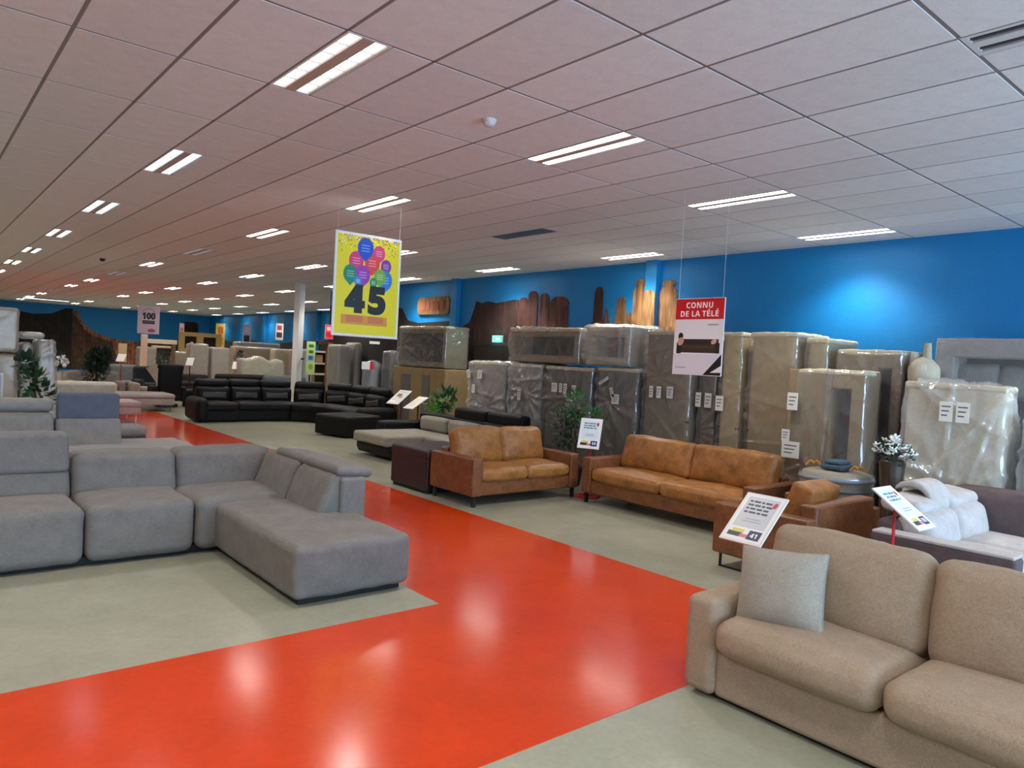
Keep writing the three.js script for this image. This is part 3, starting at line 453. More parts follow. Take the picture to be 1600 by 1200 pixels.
{
  const g = thing('rock_mural', 'painted red-brown mesa on the blue wall above the dark doorway', 'mural', [WALL_R - .006, 0, 0], -Math.PI / 2);
  part('mountain', plate([[-14.1, .1], [-14.1, 2.35], [-13.75, 2.5], [-13.45, 2.62], [-13.3, 2.9], [-13.22, 3.1], [-13.0, 3.04], [-12.8, 3.08], [-12.5, 3.03], [-12.2, 3.06], [-11.9, 3.09], [-11.75, 3.08], [-11.6, .1]], .008, [], 0), rockMat('#4a2a24'), g);
  [[-11.75, -11.42, 3.12, '#5f3229'], [-11.46, -11.12, 3.24, '#6b3a2e'], [-11.1, -10.78, 3.18, '#74443a'], [-10.8, -10.2, 3.1, '#7a473a']].forEach(([a, b, t, c], k) => part('rock_column', plate(column(a, b, t, .1, k + 1), .012, [], 0), rockMat(c), g));
  const h = thing('rock_mural', 'painted sandstone pinnacles on the blue wall across the pilaster', 'mural', [WALL_R - .006, 0, 0], -Math.PI / 2);
  part('rock_column', plate(column(-9.56, -9.32, 3.24, 2.4, 11), .012, [], 0), rockMat('#6e3d30'), h);
  part('rock_foot', plate([[-9.75, 2.4], [-9.6, 2.58], [-9.3, 2.6], [-9.22, 2.86], [-9.16, 2.64], [-9.05, 2.4]], .016, [], 0), rockMat('#8a5a3e'), h);
  part('rock_column', plate(column(-9.03, -8.73, 2.92, 2.4, 13, .11), .012, [], 0), rockMat('#a87848'), h);
  part('rock_column', plate(column(-8.76, -8.5, 2.75, 2.4, 15), .01, [], 0), rockMat('#9c6c44'), h);
  part('rock_column', plate(column(-8.62, -8.26, 3.22, 2.4, 16, .11), .014, [], 0), rockMat('#b58350'), h);
  part('rock_column', plate(column(-8.29, -8.01, 3.12, 2.4, 17), .012, [], 0), rockMat('#c9955a'), h, [0, 0, .117]);
  part('rock_column', plate(column(-8.04, -7.63, 3.18, 2.4, 18, .1), .014, [], 0), rockMat('#c08a58'), h);
  const d = thing('rock_mural', 'dark painted cliffs on the blue wall behind the yellow 45 sign', 'mural', [WALL_R - .006, 0, 0], -Math.PI / 2);
  part('cliff', plate([[-20.55, .1], [-20.55, 3.15], [-20.3, 3.3], [-20.1, 3.1], [-19.8, 2.9], [-18, 2.8], [-16.9, 3.1], [-16.4, 3.0], [-16.1, 2.7], [-15.6, 2.62], [-14.12, 2.66], [-14.12, .1]], .01, [], 0), rockMat('#2b211c'), d);
  const e = thing('wooden_wall_sign', 'brown wooden board with faded lettering on the blue wall', 'sign', [WALL_R - .03, 0, 0], -Math.PI / 2);
  part('board', plate([[-15.6, 2.9], [-15.5, 2.82], [-14.3, 2.82], [-14.2, 2.9], [-14.2, 3.16], [-14.3, 3.24], [-15.5, 3.24], [-15.6, 3.16]], .03, [], .004), rockMat('#9a7048'), e);
  for (let k = 0; k < 5; k++) part('letter', box(.13, .22, .008, .002), plain('#7d3b24', .8), e, [-15.3 + k * .2, 3.03, .04]);
  // rear wall
  const r = thing('rock_mural', 'dark brown painted butte on the rear wall at the far left', 'mural', [0, 0, FAR + .006]);
  part('butte', plate([[3, .1], [3, 3.1], [4.2, 3.2], [5.4, 3.02], [6.2, 3.1], [6.9, 3.45], [7.22, 3.45], [7.23, .1]], .012, [], 0), rockMat('#2d221e'), r);
  const s = thing('rock_mural', 'orange painted slope sweeping down across the rear wall', 'mural', [0, 0, FAR + .006]);
  part('slope', plate([[7.235, .1], [7.235, 3.45], [7.45, 3.3], [7.7, 2.8], [8.0, 2.45], [8.4, 2.2], [8.9, 2.0], [9.7, 1.86], [10.6, 1.8], [10.6, .1]], .008, [], 0), rockMat('#c07a54'), s);
  part('rock_face', plate([[7.235, .1], [7.235, 3.2], [7.5, 2.9], [7.8, 2.35], [8.3, 2.0], [9.2, 1.75], [9.8, .1]], .016, [], 0), rockMat('#6a4a34'), s);
  const q = thing('rock_mural', 'small dark painted butte on the rear wall right of the 100 sign', 'mural', [0, 0, FAR + .006]);
  part('butte', plate(column(12.9, 14.0, 3.2, .1, 31), .012, [], 0), rockMat('#3c2320'), q); part('plain', plate([[10.64, .1], [10.64, 1.9], [11.5, 2.02], [12.9, 2.05], [14.5, 2.0], [14.5, .1]], .006, [], 0), rockMat('#5c4a44'), q);
  const w = thing('rock_mural', 'grey-green painted hills low on the rear annex wall', 'mural', [WALL_F - .006, 0, 0], -Math.PI / 2);
  part('hills', plate([[-46.9, .1], [-46.9, 2.0], [-44, 2.2], [-41, 2.0], [-39.5, 2.3], [-38, 1.95], [-35, 2.15], [-33, 2.3], [-30, 2.1], [-27, 2.2], [-24, 2.05], [-21, 2.1], [-21, .1]], .008, [], 0), rockMat('#4e4a3f'), w);
}
// ---------------------------------------------------------------- prints
function canvas(w, h, draw) { const c = document.createElement('canvas'); c.width = w; c.height = h; const g = c.getContext('2d'); draw(g, w, h); const t = new THREE.CanvasTexture(c); t.colorSpace = THREE.SRGBColorSpace; t.anisotropy = 8; return new THREE.MeshPhysicalMaterial({ map: t, roughness: .45 }); }
const print45 = canvas(512, 720, (g, W, H) => {
  g.fillStyle = '#f4e600'; g.fillRect(0, 0, W, H); g.strokeStyle = '#f3f3ee'; g.lineWidth = 14; g.strokeRect(7, 7, W - 14, H - 14);
  const R = rng(9), cf = ['#e0322e', '#3a7bd5', '#e86fae', '#ffffff', '#e8a02c', '#58b046'];
  for (let k = 0; k < 150; k++) { const x = 18 + R() * (W - 36), y = 18 + Math.pow(R(), 2.2) * 130 * (.5 + Math.abs(x / W - .45)); g.fillStyle = cf[k % 6]; g.save(); g.translate(x, y); g.rotate(R() * 6); g.fillRect(-6, -3, 12, 6); g.restore(); }
  const bal = (x, y, r, c) => { g.fillStyle = c; g.beginPath(); g.ellipse(x, y, r, r * 1.2, 0, 0, TAU); g.fill(); g.beginPath(); g.moveTo(x - r * .55, y + r * .95); g.lineTo(x, y + r * 1.55); g.lineTo(x + r * .55, y + r * .95); g.fill(); g.fillStyle = 'rgba(255,255,255,.55)'; for (let k = -1; k < 2; k++) g.fillRect(x - r * .5, y + k * r * .32 - 3, r, 6); };
  bal(335, 120, 48, '#e8467e'); bal(395, 205, 42, '#8a3aa8'); bal(160, 190, 56, '#e03c7e'); bal(285, 195, 58, '#ea4a4a'); bal(120, 285, 54, '#1d8f6a'); bal(215, 285, 58, '#a43cb4'); bal(390, 305, 60, '#2f86d8'); bal(350, 285, 48, '#7cb83c'); bal(300, 330, 30, '#2f9a58'); bal(180, 330, 30, '#3d8ed0'); bal(228, 95, 62, '#1f56c8');
  g.fillStyle = '#0c0c10'; g.font = 'bold 250px sans-serif'; g.textAlign = 'center'; g.textBaseline = 'alphabetic'; g.fillText('4', 165, 545); g.fillText('5', 335, 545); g.lineWidth = 24; g.lineJoin = 'miter'; g.strokeStyle = '#0c0c10'; g.strokeText('4', 165, 545); g.strokeText('5', 335, 545);
  g.fillStyle = '#e08a4a'; g.globalAlpha = .8; g.fillRect(62, 572, 360, 66); g.fillStyle = '#d0604a'; g.globalAlpha = .5; g.fillRect(100, 572, 130, 50); g.fillRect(270, 572, 120, 50); g.globalAlpha = 1;
});
const printTele = canvas(420, 620, (g, W, H) => {
  g.fillStyle = '#e9e6ea'; g.fillRect(0, 0, W, H); g.fillStyle = '#d8101c'; g.fillRect(0, 0, W, 168); g.fillStyle = '#ffffff'; g.textAlign = 'center'; g.font = 'bold 66px sans-serif'; g.fillText('CONNU', W / 2, 76); g.fillText('DE LA TÉLÉ', W / 2, 146);
  g.fillStyle = '#b0aaa8'; g.fillRect(290, 206, 90, 12);
  g.fillStyle = '#2e1f1c'; g.fillRect(60, 330, 330, 60); g.fillStyle = '#3a2822'; g.fillRect(40, 376, 350, 66); g.fillStyle = '#211614'; g.fillRect(24, 360, 42, 90); g.fillRect(366, 360, 34, 84); g.fillStyle = '#4b352c'; g.fillRect(70, 382, 290, 20);
  g.fillStyle = '#1c1412'; g.beginPath(); g.ellipse(58, 308, 22, 30, 0, 0, TAU); g.fill(); g.fillStyle = '#c99a78'; g.beginPath(); g.ellipse(60, 350, 26, 36, .4, 0, TAU); g.fill(); g.fillStyle = '#d4a692'; g.beginPath(); g.ellipse(350, 350, 26, 18, -.6, 0, TAU); g.fill();
  g.fillStyle = '#d8d2dc'; g.fillRect(0, 452, W, 168); g.fillStyle = '#141414'; g.beginPath(); g.moveTo(W, 450); g.lineTo(W, H); g.lineTo(270, H); g.closePath(); g.fill(); g.fillStyle = '#e8e4ea'; g.beginPath(); g.moveTo(W, 540); g.lineTo(W, 596); g.lineTo(330, 600); g.closePath(); g.fill(); g.fillStyle = '#a8a2a8'; g.fillRect(24, 560, 90, 10);
});
const print100 = canvas(256, 320, (g, W, H) => { g.fillStyle = '#e7c6cc'; g.fillRect(0, 0, W, H); g.fillStyle = '#1a1416'; g.textAlign = 'center'; g.font = 'bold 96px sans-serif'; g.fillText('100', W / 2, 150); g.lineWidth = 8; g.strokeStyle = '#1a1416'; g.strokeText('100', W / 2, 150); g.fillRect(54, 168, 148, 40); g.fillStyle = '#8a7d80'; g.fillRect(66, 182, 124, 8); g.beginPath(); g.strokeStyle = '#c06a70'; g.arc(W / 2, 110, 80, Math.PI * 1.1, Math.PI * 1.9); g.stroke(); g.fillStyle = '#c0505c'; g.beginPath(); g.ellipse(165, 285, 48, 22, 0, 0, TAU); g.fill(); });
function infoPrint(kind) {
  return canvas(300, 420, (g, W, H) => {
    g.fillStyle = '#f2f2f0'; g.fillRect(0, 0, W, H); g.fillStyle = kind === 1 ? '#c9ccd0' : '#dfe9ee'; g.fillRect(22, 18, W - 44, 285);
    g.fillStyle = kind === 1 ? '#343c4a' : '#54707e'; const R = rng(kind * 7 + 2);
    const L = kind === 1 ? 4 : 3; for (let k = 0; k < L; k++) { let x = 46; while (x < 226) { const w = 18 + R() * 40; g.fillRect(x, 52 + k * 34, Math.min(w, 240 - x), 18); x += w + 9; } }
    g.fillStyle = '#9a9ca0'; g.fillRect(90, 220, 120, 8); g.fillRect(75, 242, 150, 8);
    g.fillStyle = '#c5283c'; g.beginPath(); g.ellipse(254, 70, 17, 28, .15, 0, TAU); g.fill();
    g.fillStyle = '#303438'; g.fillRect(22, 350, 110, 40); g.fillStyle = '#d9cf4a'; g.fillRect(45, 322, 95, 30); g.fillStyle = '#d77a94'; g.fillRect(120, 360, 60, 30); g.fillStyle = '#1f2a55'; g.fillRect(180, 318, 98, 80);
    if (kind === 1) { g.fillStyle = '#ffffff'; g.font = 'bold 54px sans-serif'; g.textAlign = 'center'; g.fillText('41', 230, 378); } else { g.fillStyle = '#dfe6f4'; g.fillRect(205, 335, 20, 40); g.fillRect(236, 335, 22, 40); }
  });
}
const infoA = infoPrint(1), infoB = infoPrint(2);
const sheet = canvas(300, 420, (g, W, H) => { g.fillStyle = '#f1edd9'; g.fillRect(0, 0, W, H); g.fillStyle = '#b9b49f'; for (let k = 0; k < 7; k++) g.fillRect(40, 60 + k * 44, 150 + (k * 37) % 70, 10); });
const photoSheet = canvas(300, 420, (g, W, H) => { g.fillStyle = '#dcd8d0'; g.fillRect(0, 0, W, H); g.fillStyle = '#5b5a54'; g.fillRect(60, 110, 120, 90); g.fillStyle = '#8b8f80'; g.fillRect(140, 180, 100, 60); g.fillStyle = '#ffffff'; g.fillRect(30, 330, 70, 50); g.fillRect(120, 340, 50, 40); g.fillStyle = '#9b978f'; g.fillRect(50, 40, 190, 14); });
function hanging(name, label, w, h, at, turn, m, drop) {
  const t = thing(name, label, 'sign', at, turn);
  part('board', box(w, h, .012, .002), M.white, t, [0, 0, 0]);
  part('print', new THREE.PlaneGeometry(w - .012, h - .012), m, t, [0, 0, .0075]);
  for (const s of [-1, 1]) part('hanging_wire', cyl(.0015, .0015, drop, 5), M.wire, t, [s * (w / 2 - .03), h / 2 + drop / 2, 0]);
  return t;
}
hanging('hanging_poster', 'yellow hanging poster with balloons and a large 45 above the aisle', .9, 1.24, [4.32, 2.585, -8], 0, print45, CEIL - 3.205);
hanging('hanging_poster', 'hanging poster with red CONNU DE LA TÉLÉ header and a sofa photo', .6, .79, [6.25, 2.12, -4.54], -Math.PI / 2, printTele, CEIL - 2.515);
hanging('hanging_poster', 'pink hanging sign reading 100 above the rear of the shop', .58, .8, [5.44, 2.43, -23], 0, print100, CEIL - 2.83);
function infoStand(label, [x, y, z], turn, tilt, m, dark = false, H = .42, W = .3) {
  const t = thing('info_stand', label, 'sign stand', [x, 0, z], turn), c = dark ? plain('#4a1518', .5) : M.red;
  part('foot', soft(.3, .02, .3, { r: .009, seg: 1 }), c, t, [0, .01, -.06]);
  part('pole', box(.035, y - .02, .012, .003), c, t, [0, (y - .02) / 2 + .015, -.06]);
  const b = part('board', box(W, H, .012, .002), M.white, t, [0, y, 0], [-tilt, 0, 0]);
  part('print', new THREE.PlaneGeometry(W - .03, H - .03), m, b, [0, 0, .0068]);
}
infoStand('tilted info board numbered 41 on a red stand behind the beige sofa', [4.3, .815, -2.6], -Math.PI / 2, .85, infoA);
infoStand('info board on a red stand between the two cognac leather sofas', [7.1, .86, -6.8], -Math.PI / 2 + .5, .35, infoB);
infoStand('info board on a red stand beside the mauve sofa arm, seen edge-on', [5.62, .85, -2.2], 0, .95, infoB);
infoStand('photo info board on a dark stand at the end of the black corner sofa', [7.6, .95, -12.55], -Math.PI / 2 + .2, .95, photoSheet, true, .45, .34);
infoStand('cream price board on a stand behind the two-tone sofa', [7.72, .87, -12.12], -Math.PI / 2 + .1, 1.05, sheet, true, .45, .3);
{ // emergency exit sign, wall switch
  const e = thing('exit_sign', 'small glowing green and white exit sign on the dark mural', 'exit sign', [9.86, 2.25, -12.35], -Math.PI / 2);
  part('housing', box(.34, .15, .04, .004), plain('#9fd8cc', .5), e);
  part('lit_panel', new THREE.PlaneGeometry(.32, .13), new THREE.MeshStandardMaterial({ color: 0x223333, emissive: new THREE.Color().setRGB(.25, .95, .8), emissiveIntensity: 1.0 }), e, [0, 0, .022]);
  part('arrow_mark', box(.1, .03, .002, .0005), new THREE.MeshStandardMaterial({ color: 0xffffff, emissive: 0xffffff, emissiveIntensity: .9 }), e, [.04, 0, .0235]);
  const l = new THREE.PointLight(new THREE.Color().setRGB(.3, 1, .85), .25, 0, 2); l.position.set(9.78, 2.25, -12.35); l.castShadow = true; scene.add(l);
  const s = thing('thermostat', 'small white wall box on the dark mural left of the exit sign', 'thermostat', [9.862, 2.3, -13.66], -Math.PI / 2);
  part('case', soft(.1, .16, .03, { r: .01 }), M.white, s); part('knob', cyl(.02, .02, .012).rotateX(Math.PI / 2), plain('#bbbbb5', .5), s, [0, -.02, .02]);
  const d = thing('double_door', 'dark double door under the red-brown mural', 'door', [WALL_R - .06, 0, -12.1], -Math.PI / 2);
  for (const k of [-1, 1]) { const f = part('door_leaf', box(.93, 2.08, .04, .004), plain('#1d1512', .6), d, [k * .47, 1.04, 0]); part('push_bar', box(.6, .05, .05, .01), plain('#3a2522', .4), f, [0, 0, .04]); }
  part('frame', plate([[-1.02, 0], [-.94, 0], [-.94, 2.09], [.94, 2.09], [.94, 0], [1.02, 0], [1.02, 2.17], [-1.02, 2.17]], .04, [], 0), plain('#241a17', .6), d, [0, 0, -.02]);
}
// ---------------------------------------------------------------- plants
function leafGeo(l, w) { const g = new THREE.BufferGeometry(), p = [0, 0, 0, -w / 2, l * .45, .06 * l, 0, l * .5, 0, w / 2, l * .45, .06 * l, 0, l, -.12 * l]; g.setAttribute('position', new THREE.Float32BufferAttribute(p, 3)); g.setAttribute('uv', new THREE.Float32BufferAttribute([.5, 0, 0, .5, .5, .5, 1, .5, .5, 1], 2)); g.setIndex([0, 2, 1, 0, 3, 2, 1, 2, 4, 2, 3, 4]); g.computeVertexNormals(); return g; }
const leafMat = ['#2f5a33', '#3f7a3a', '#1d3b24', '#6fae3f'].map(c => new THREE.MeshPhysicalMaterial({ color: sr(c), roughness: .5, side: THREE.DoubleSide, transmission: .15, thickness: 0 }));
function foliage(n, shape, l, w, seed) {
  const R = rng(seed), a = [], base = leafGeo(l, w), e = new THREE.Euler(), m = new THREE.Matrix4(), q = new THREE.Quaternion();
  for (let k = 0; k < n; k++) { const [p, out] = shape(R); e.set(R() * 1.2 - .2 + out[1], Math.atan2(out[0], out[2]) + (R() - .5), (R() - .5) * 1.4, 'YXZ'); const s = .7 + .6 * R(); m.compose(new THREE.Vector3(...p), q.setFromEuler(e), new THREE.Vector3(s, s, s)); a.push(base.clone().applyMatrix4(m)); }
  return mergeGeometries(a);
}
const blob = (rx, ry, rz, cy) => (R) => { const th = R() * TAU, ph = Math.acos(2 * R() - 1), r = Math.cbrt(R()) * .9 + .1, x = Math.sin(ph) * Math.cos(th), y = Math.cos(ph), z = Math.sin(ph) * Math.sin(th); return [[x * rx * r, cy + y * ry * r, z * rz * r], [x, .9 - y, z]]; };
function plant(name, label, at, { pot = [.16, .28], stems = 4, h = 1, blobs, n = 260, l = .08, w = .035, m = [0, 1, 2], seed = 1, potColor = '#2a2624' }) {
  const t = thing(name, label, 'plant', at), [pr, ph] = pot;
  part('pot', new THREE.LatheGeometry([[0, .01], [pr * .75, .01], [pr, ph - .03], [pr * 1.06, ph - .02], [pr * 1.06, ph], [pr * .92, ph], [pr * .9, ph - .04], [0, ph - .05]].map(p => new THREE.Vector2(...p)), 24), plain(potColor, .6), t);
  const R = rng(seed + 50);
  for (let k = 0; k < stems; k++) { const b = blobs[k % blobs.length]; part('stem', tube([[(R() - .5) * .06, ph - .05, (R() - .5) * .06], [(R() - .5) * .12, (ph + b[4]) / 2, (R() - .5) * .12], [b[3] * .8, b[4], b[5] * .8]], .009, 10, 5), plain('#5a4630', .8), t); }
  blobs.forEach(([rx, ry, rz, x, y, z], k) => { const g = foliage(Math.round(n / blobs.length), blob(rx, ry, rz, 0), l, w, seed * 13 + k); const f = part('foliage', g, leafMat[m[k % m.length]], t, [x, y, z]); f.userData.kind = 'stuff'; });
}
plant('potted_tree', 'leafy green potted tree between the two cognac leather sofas', [7.62, 0, -7.62], { stems: 5, blobs: [[.24, .22, .22, 0, 1.18, 0], [.22, .2, .2, -.05, .95, -.12], [.26, .25, .22, .02, .75, -.12], [.2, .15, .2, .08, 1.0, .28], [.28, .25, .25, 0, .5, -.1]], n: 620, l: .085, w: .04, m: [1, 0, 2, 1, 2], seed: 3 });
plant('potted_plant', 'bright green broad-leaved plant behind the two-tone sofa', [8.4, 0, -12.2], { stems: 4, blobs: [[.28, .25, .3, 0, .85, -.05], [.22, .2, .22, 0, .62, -.2], [.2, .2, .22, .02, .95, .12]], n: 220, l: .15, w: .08, m: [1, 3, 0], seed: 5 });
{ // white flowers in a tall vase
  const v = thing('floor_vase', 'tall dark brown floor vase holding white flowers', 'vase', [7.45, 0, -3.05]);
  part('body', new THREE.LatheGeometry([[0, .005], [.1, .005], [.11, .03], [.095, .35], [.1, .75], [.12, .98], [.105, 1.0], [.09, .96], [0, .94]].map(p => new THREE.Vector2(...p)), 28), mat('#6b5740', { rough: .5, map: T.strata, scale: 2 }), v);
  const b = thing('flower_bouquet', 'bouquet of white blossoms with dark green leaves in the floor vase', 'flowers', [7.45, .96, -3.05]), R = rng(4);
  const petal = mergeGeometries([0, 1, 2, 3, 4].map(k => new THREE.SphereGeometry(.5, 6, 4).scale(.018, .006, .03).rotateX(-.35).translate(0, .004, .016).rotateY(k * TAU / 5)));
  for (let k = 0; k < 46; k++) { const th = R() * TAU, r = .2 * Math.sqrt(R()), y = .1 + .17 * (1 - (r / .2) ** 2) * (.5 + .5 * R()); const f = part('blossom', petal, plain('#f2f3ee', .8), b, [r * Math.cos(th) * .8, y, r * Math.sin(th)], [(R() - .5) * 1.6, R() * 6, (R() - .5) * 1.6]); f.scale.setScalar(1.1 + .6 * R()); }
  for (const [x, y, z] of [[0, .0, .26], [.02, -.03, .3], [-.02, .01, .22]]) part('blossom', petal, plain('#f2f3ee', .8), b, [x, y, z], [.8, 1, 0]);
  const fo = part('leaves', foliage(160, blob(.17, .11, .19, 0), .07, .03, 8), leafMat[2], b, [0, .1, 0]); fo.userData.kind = 'stuff';
  for (let k = 0; k < 6; k++) part('stem', tube([[0, -.1, 0], [(R() - .5) * .08, 0, (R() - .5) * .08], [(R() - .5) * .2, .12, (R() - .5) * .2]], .004, 8, 5), leafMat[2], b);
}
// ---------------------------------------------------------------- left and rear of the shop
{ // second grey corner sofa behind the first
  const O = [2.0, 0, -10.4], t = thing('corner_sofa', 'light grey corner sofa with a raised blue-grey headrest, behind the first grey sofa', 'sofa', O);
  const S = (name, m, x0, x1, y0, y1, z0, z1, o = {}) => part(name, soft(x1 - x0, y1 - y0, z1 - z0, { r: .06, seg: .08, amp: .006, bulge: [.003, .012, .012], ...o }), m, t, [(x0 + x1) / 2 - O[0], (y0 + y1) / 2, (z0 + z1) / 2 - O[2]]);
  const a = fabric('#a39d98'), b = fabric('#7f7f86');
  S('plinth', M.plinth, -.2, 2.8, 0, .07, -10.7, -9.7, { r: .01, seg: 9 });
  S('seat', a, -.3, 1.45, .06, .45, -10.5, -9.55, { seed: 1 }); S('seat', a, 1.46, 2.2, .06, .45, -10.5, -9.6, { seed: 2 });
  S('chaise', a, 2.0, 2.99, .06, .45, -10.9, -9.65, { seed: 3 });
  S('backrest', a, -.3, .6, .4, .86, -10.72, -10.42, { seed: 4, bend: (q, f) => { q.z -= .06 * f[1]; } }); S('backrest', a, .61, 1.455, .4, .83, -10.72, -10.42, { seed: 4, bend: (q, f) => { q.z -= .06 * f[1]; const d = Math.hypot(q.x + .0, q.y - .02); q.z -= f[2] > 0 ? .03 * Math.exp(-d * d / .004) : 0; } });
  S('headrest', a, -.3, 1.45, .84, 1.0, -10.72, -10.5, { r: .07 });
  S('backrest', a, 1.475, 2.2, .4, .77, -10.72, -10.42, { seed: 5, bend: (q, f) => { q.z -= .06 * f[1]; const d = Math.hypot(q.x - .03, q.y - .03); q.z -= f[2] > 0 ? .04 * Math.exp(-d * d / .003) : 0; } });
  S('headrest', fabric('#6d7283'), 1.485, 2.185, .74, 1.08, -10.62, -10.5, { r: .04, bulge: [0, .006, .008] });
}
{
  const t = thing('footstool', 'low grey footstool slab behind the second grey sofa', 'footstool', [2.75, 0, -12.95]);
  part('cushion', soft(.6, .16, .6, { r: .06, amp: .004 }), fabric('#97928e'), t, [0, .34, 0]); part('base', soft(.56, .2, .56, { r: .02 }), fabric('#5f5d5e'), t, [0, .17, 0]); part('plinth', box(.5, .07, .5), M.plinth, t, [0, .035, 0]);
}
function bench(label, x0, x1, z0, z1, c, h = .43, legH = .16, legMat = M.steel) {
  const t = thing('bench_seat', label, 'bench', [(x0 + x1) / 2, 0, (z0 + z1) / 2]), w = x1 - x0, d = z1 - z0;
  part('cushion', soft(w, .13, d, { r: .055, seg: .1, bulge: [.003, .012, .003], amp: .005 }), fabric(c), t, [0, h - .065, 0]);
  part('frame', soft(w - .02, h - legH - .12, d - .02, { r: .03, amp: .003 }), fabric(c), t, [0, (h - .12 + legH) / 2, 0]);
  for (const sx of [-1, 1]) for (const sz of [-1, 1]) part('leg', cyl(.016, .012, legH), legMat, t, [sx * (w / 2 - .1), legH / 2, sz * (d / 2 - .08)]);
}
bench('pinkish cream chaise end with white legs beside the red aisle', 3.0, 4.1, -18.6, -17.6, '#cbb3ab', .45, .16, M.white);
bench('grey-pink chaise with slim metal legs behind the pinkish one', 3.9, 5.5, -21.3, -20.2, '#b7aaa5', .46, .17);
{ // cream sofa pair at the far left
  const sofa = (label, x0, x1, z0, z1, c, back, o = {}) => {
    const t = thing('sofa', label, 'sofa', [(x0 + x1) / 2, 0, (z0 + z1) / 2]), w = x1 - x0, d = z1 - z0, f = fabric(c), H = o.h || .8;
    part('base', soft(w - .1, .24, d - .05, { r: .03, amp: .003 }), f, t, [0, .22, 0]);
    const n = o.n || 2; for (let k = 0; k < n; k++) part('seat_cushion', soft((w - .36) / n, .16, d - .3, { r: .06, seg: .1, bulge: [.003, .02, .01], amp: .005, seed: k }), f, t, [-w / 2 + .18 + (k + .5) * (w - .36) / n, .4, back * -.1]);
    for (const s of [-1, 1]) part('armrest', soft(.18, .5, d, { r: .06, amp: .004 }), f, t, [s * (w / 2 - .09), .35, 0]);
    part('backrest', soft(w - .04, H - .15, .24, { r: .09, seg: .1, bulge: [.002, .01, .01], amp: .005 }), o.top ? fabric(o.top) : f, t, [0, .15 + (H - .15) / 2, back * (d / 2 - .12)]);
    for (const sx of [-1, 1]) for (const sz of [-1, 1]) part('leg', cyl(.02, .015, .1), M.steel, t, [sx * (w / 2 - .1), .05, sz * (d / 2 - .1)]);
    return t;
  };
  sofa('cream fabric sofa showing its long back, behind the second grey sofa', 2.3, 3.9, -19.9, -18.95, '#e4d9c6', 1, { h: .8 });
  sofa('low cream loveseat in front of the long cream sofa', 1.9, 3.05, -17.2, -16.3, '#eaddc8', 1, { h: .7 });
  sofa('taupe sofa with rounded arm behind the cream sofas', 3.6, 5.0, -24.4, -23.4, '#a89d92', -1, { h: .85 });
  sofa('pale grey sofa facing the rear, beside the dark bush', 4.9, 6.1, -27.2, -26.2, '#8a9492', -1, { h: 1.0 });
  sofa('dark teal recliner sofa with a light throw', 5.7, 7.0, -26.0, -25.0, '#39474a', -1, { h: 1.0 });
  sofa('cream low sofa beyond the dark armchair', 5.1, 6.05, -23.7, -22.9, '#cdbfa6', -1, { h: .45 });
  sofa('long dark brown sofa behind the black corner sofa', 7.2, 9.3, -23.4, -22.4, '#2b2422', 1, { h: .95, n: 3 });
  sofa('grey sofa behind the black corner sofa, next to the column', 7.9, 9.2, -21.4, -20.4, '#6f7276', 1, { h: 1.02 });
  sofa('low dark sofa at the end of the far cross aisle', 7.2, 8.6, -27.7, -26.7, '#332c28', -1, { h: .72 });
  sofa('taupe brown sofa end beside the black corner sofa', 6.8, 7.15, -22.4, -21.5, '#6b574a', -1, { h: .6, n: 1 });
  solo('throw_blanket', soft(.35, .03, .7, { r: .012, seg: .08, amp: .01 }), fabric('#b3a493'), 'light throw hanging over the dark teal recliner', 'blanket', [6.2, .78, -24.9], [.9, .4, .2]);
}
{ // dark armchair with footrest
  const t = thing('armchair', 'black high-back recliner armchair standing at the aisle end', 'armchair', [5.72, 0, -21.9]);
  part('seat', soft(.62, .3, .7, { r: .06, amp: .005 }), M.black, t, [0, .33, 0]); part('backrest', soft(.62, .9, .22, { r: .08, amp: .006, bulge: [0, .01, .03] }), M.black, t, [0, .76, .28], [.12, 0, 0]); part('headrest', soft(.66, .16, .26, { r: .07 }), M.black, t, [0, 1.13, .3]);
  for (const s of [-1, 1]) part('armrest', soft(.14, .42, .7, { r: .05, amp: .004 }), M.black, t, [s * .36, .38, 0]); part('base', cyl(.28, .3, .08, 24), M.ink, t, [0, .05, 0]);
  const f = thing('footstool', 'black footrest beside the high-back recliner', 'footstool', [6.42, 0, -22.1]); part('cushion', soft(.5, .2, .5, { r: .07, amp: .004 }), M.black, f, [0, .4, 0]); part('base', cyl(.2, .22, .3, 20), M.ink, f, [0, .15, 0]);
}
// wrapped pieces at the far left
function bundle(label, [x0, x1, y0, y1, z0, z1], c, { seed = 1, name = 'wrapped_furniture', amp = .009, r = .06, bend = null } = {}) {
  const w = x1 - x0, h = y1 - y0, d = z1 - z0, t = thing(name, label, 'furniture', [(x0 + x1) / 2, y0, (z0 + z1) / 2], 0, 'wrapped furniture at the rear');
  part('upholstered_body', soft(w - .05 - 3.4 * amp, h - .03, d - .05 - 3.4 * amp, { r, seg: .15, amp: .01, bulge: [.01, .01, .01], seed, bend }), fabric(c), t, [0, h / 2, 0]);
  const cr = crease(seed, amp, 1); part('plastic_wrap', soft(w - 3.4 * amp, h - amp, d - 3.4 * amp, { r, seg: .06, bend: (q, f, v) => { if (bend) bend(q, f, v); cr(q, f, v); } }), milky, t, [0, h / 2, 0]);
  return t;
}
bundle('tall cream wrapped sofa stack upper piece at the left edge', [.5, 1.43, 1.49, 2.2, -14.6, -13.9], '#d3bf98', { seed: 21 });
bundle('wrapped lower piece at the left edge under the tall cream one', [.5, 1.42, 0, 1.46, -14.6, -13.9], '#bfa67c', { seed: 22 });
bundle('white-grey wrapped armchair standing beside the left stack', [1.44, 1.63, 0, 1.66, -14.6, -14.0], '#bcb8b4', { seed: 23 });
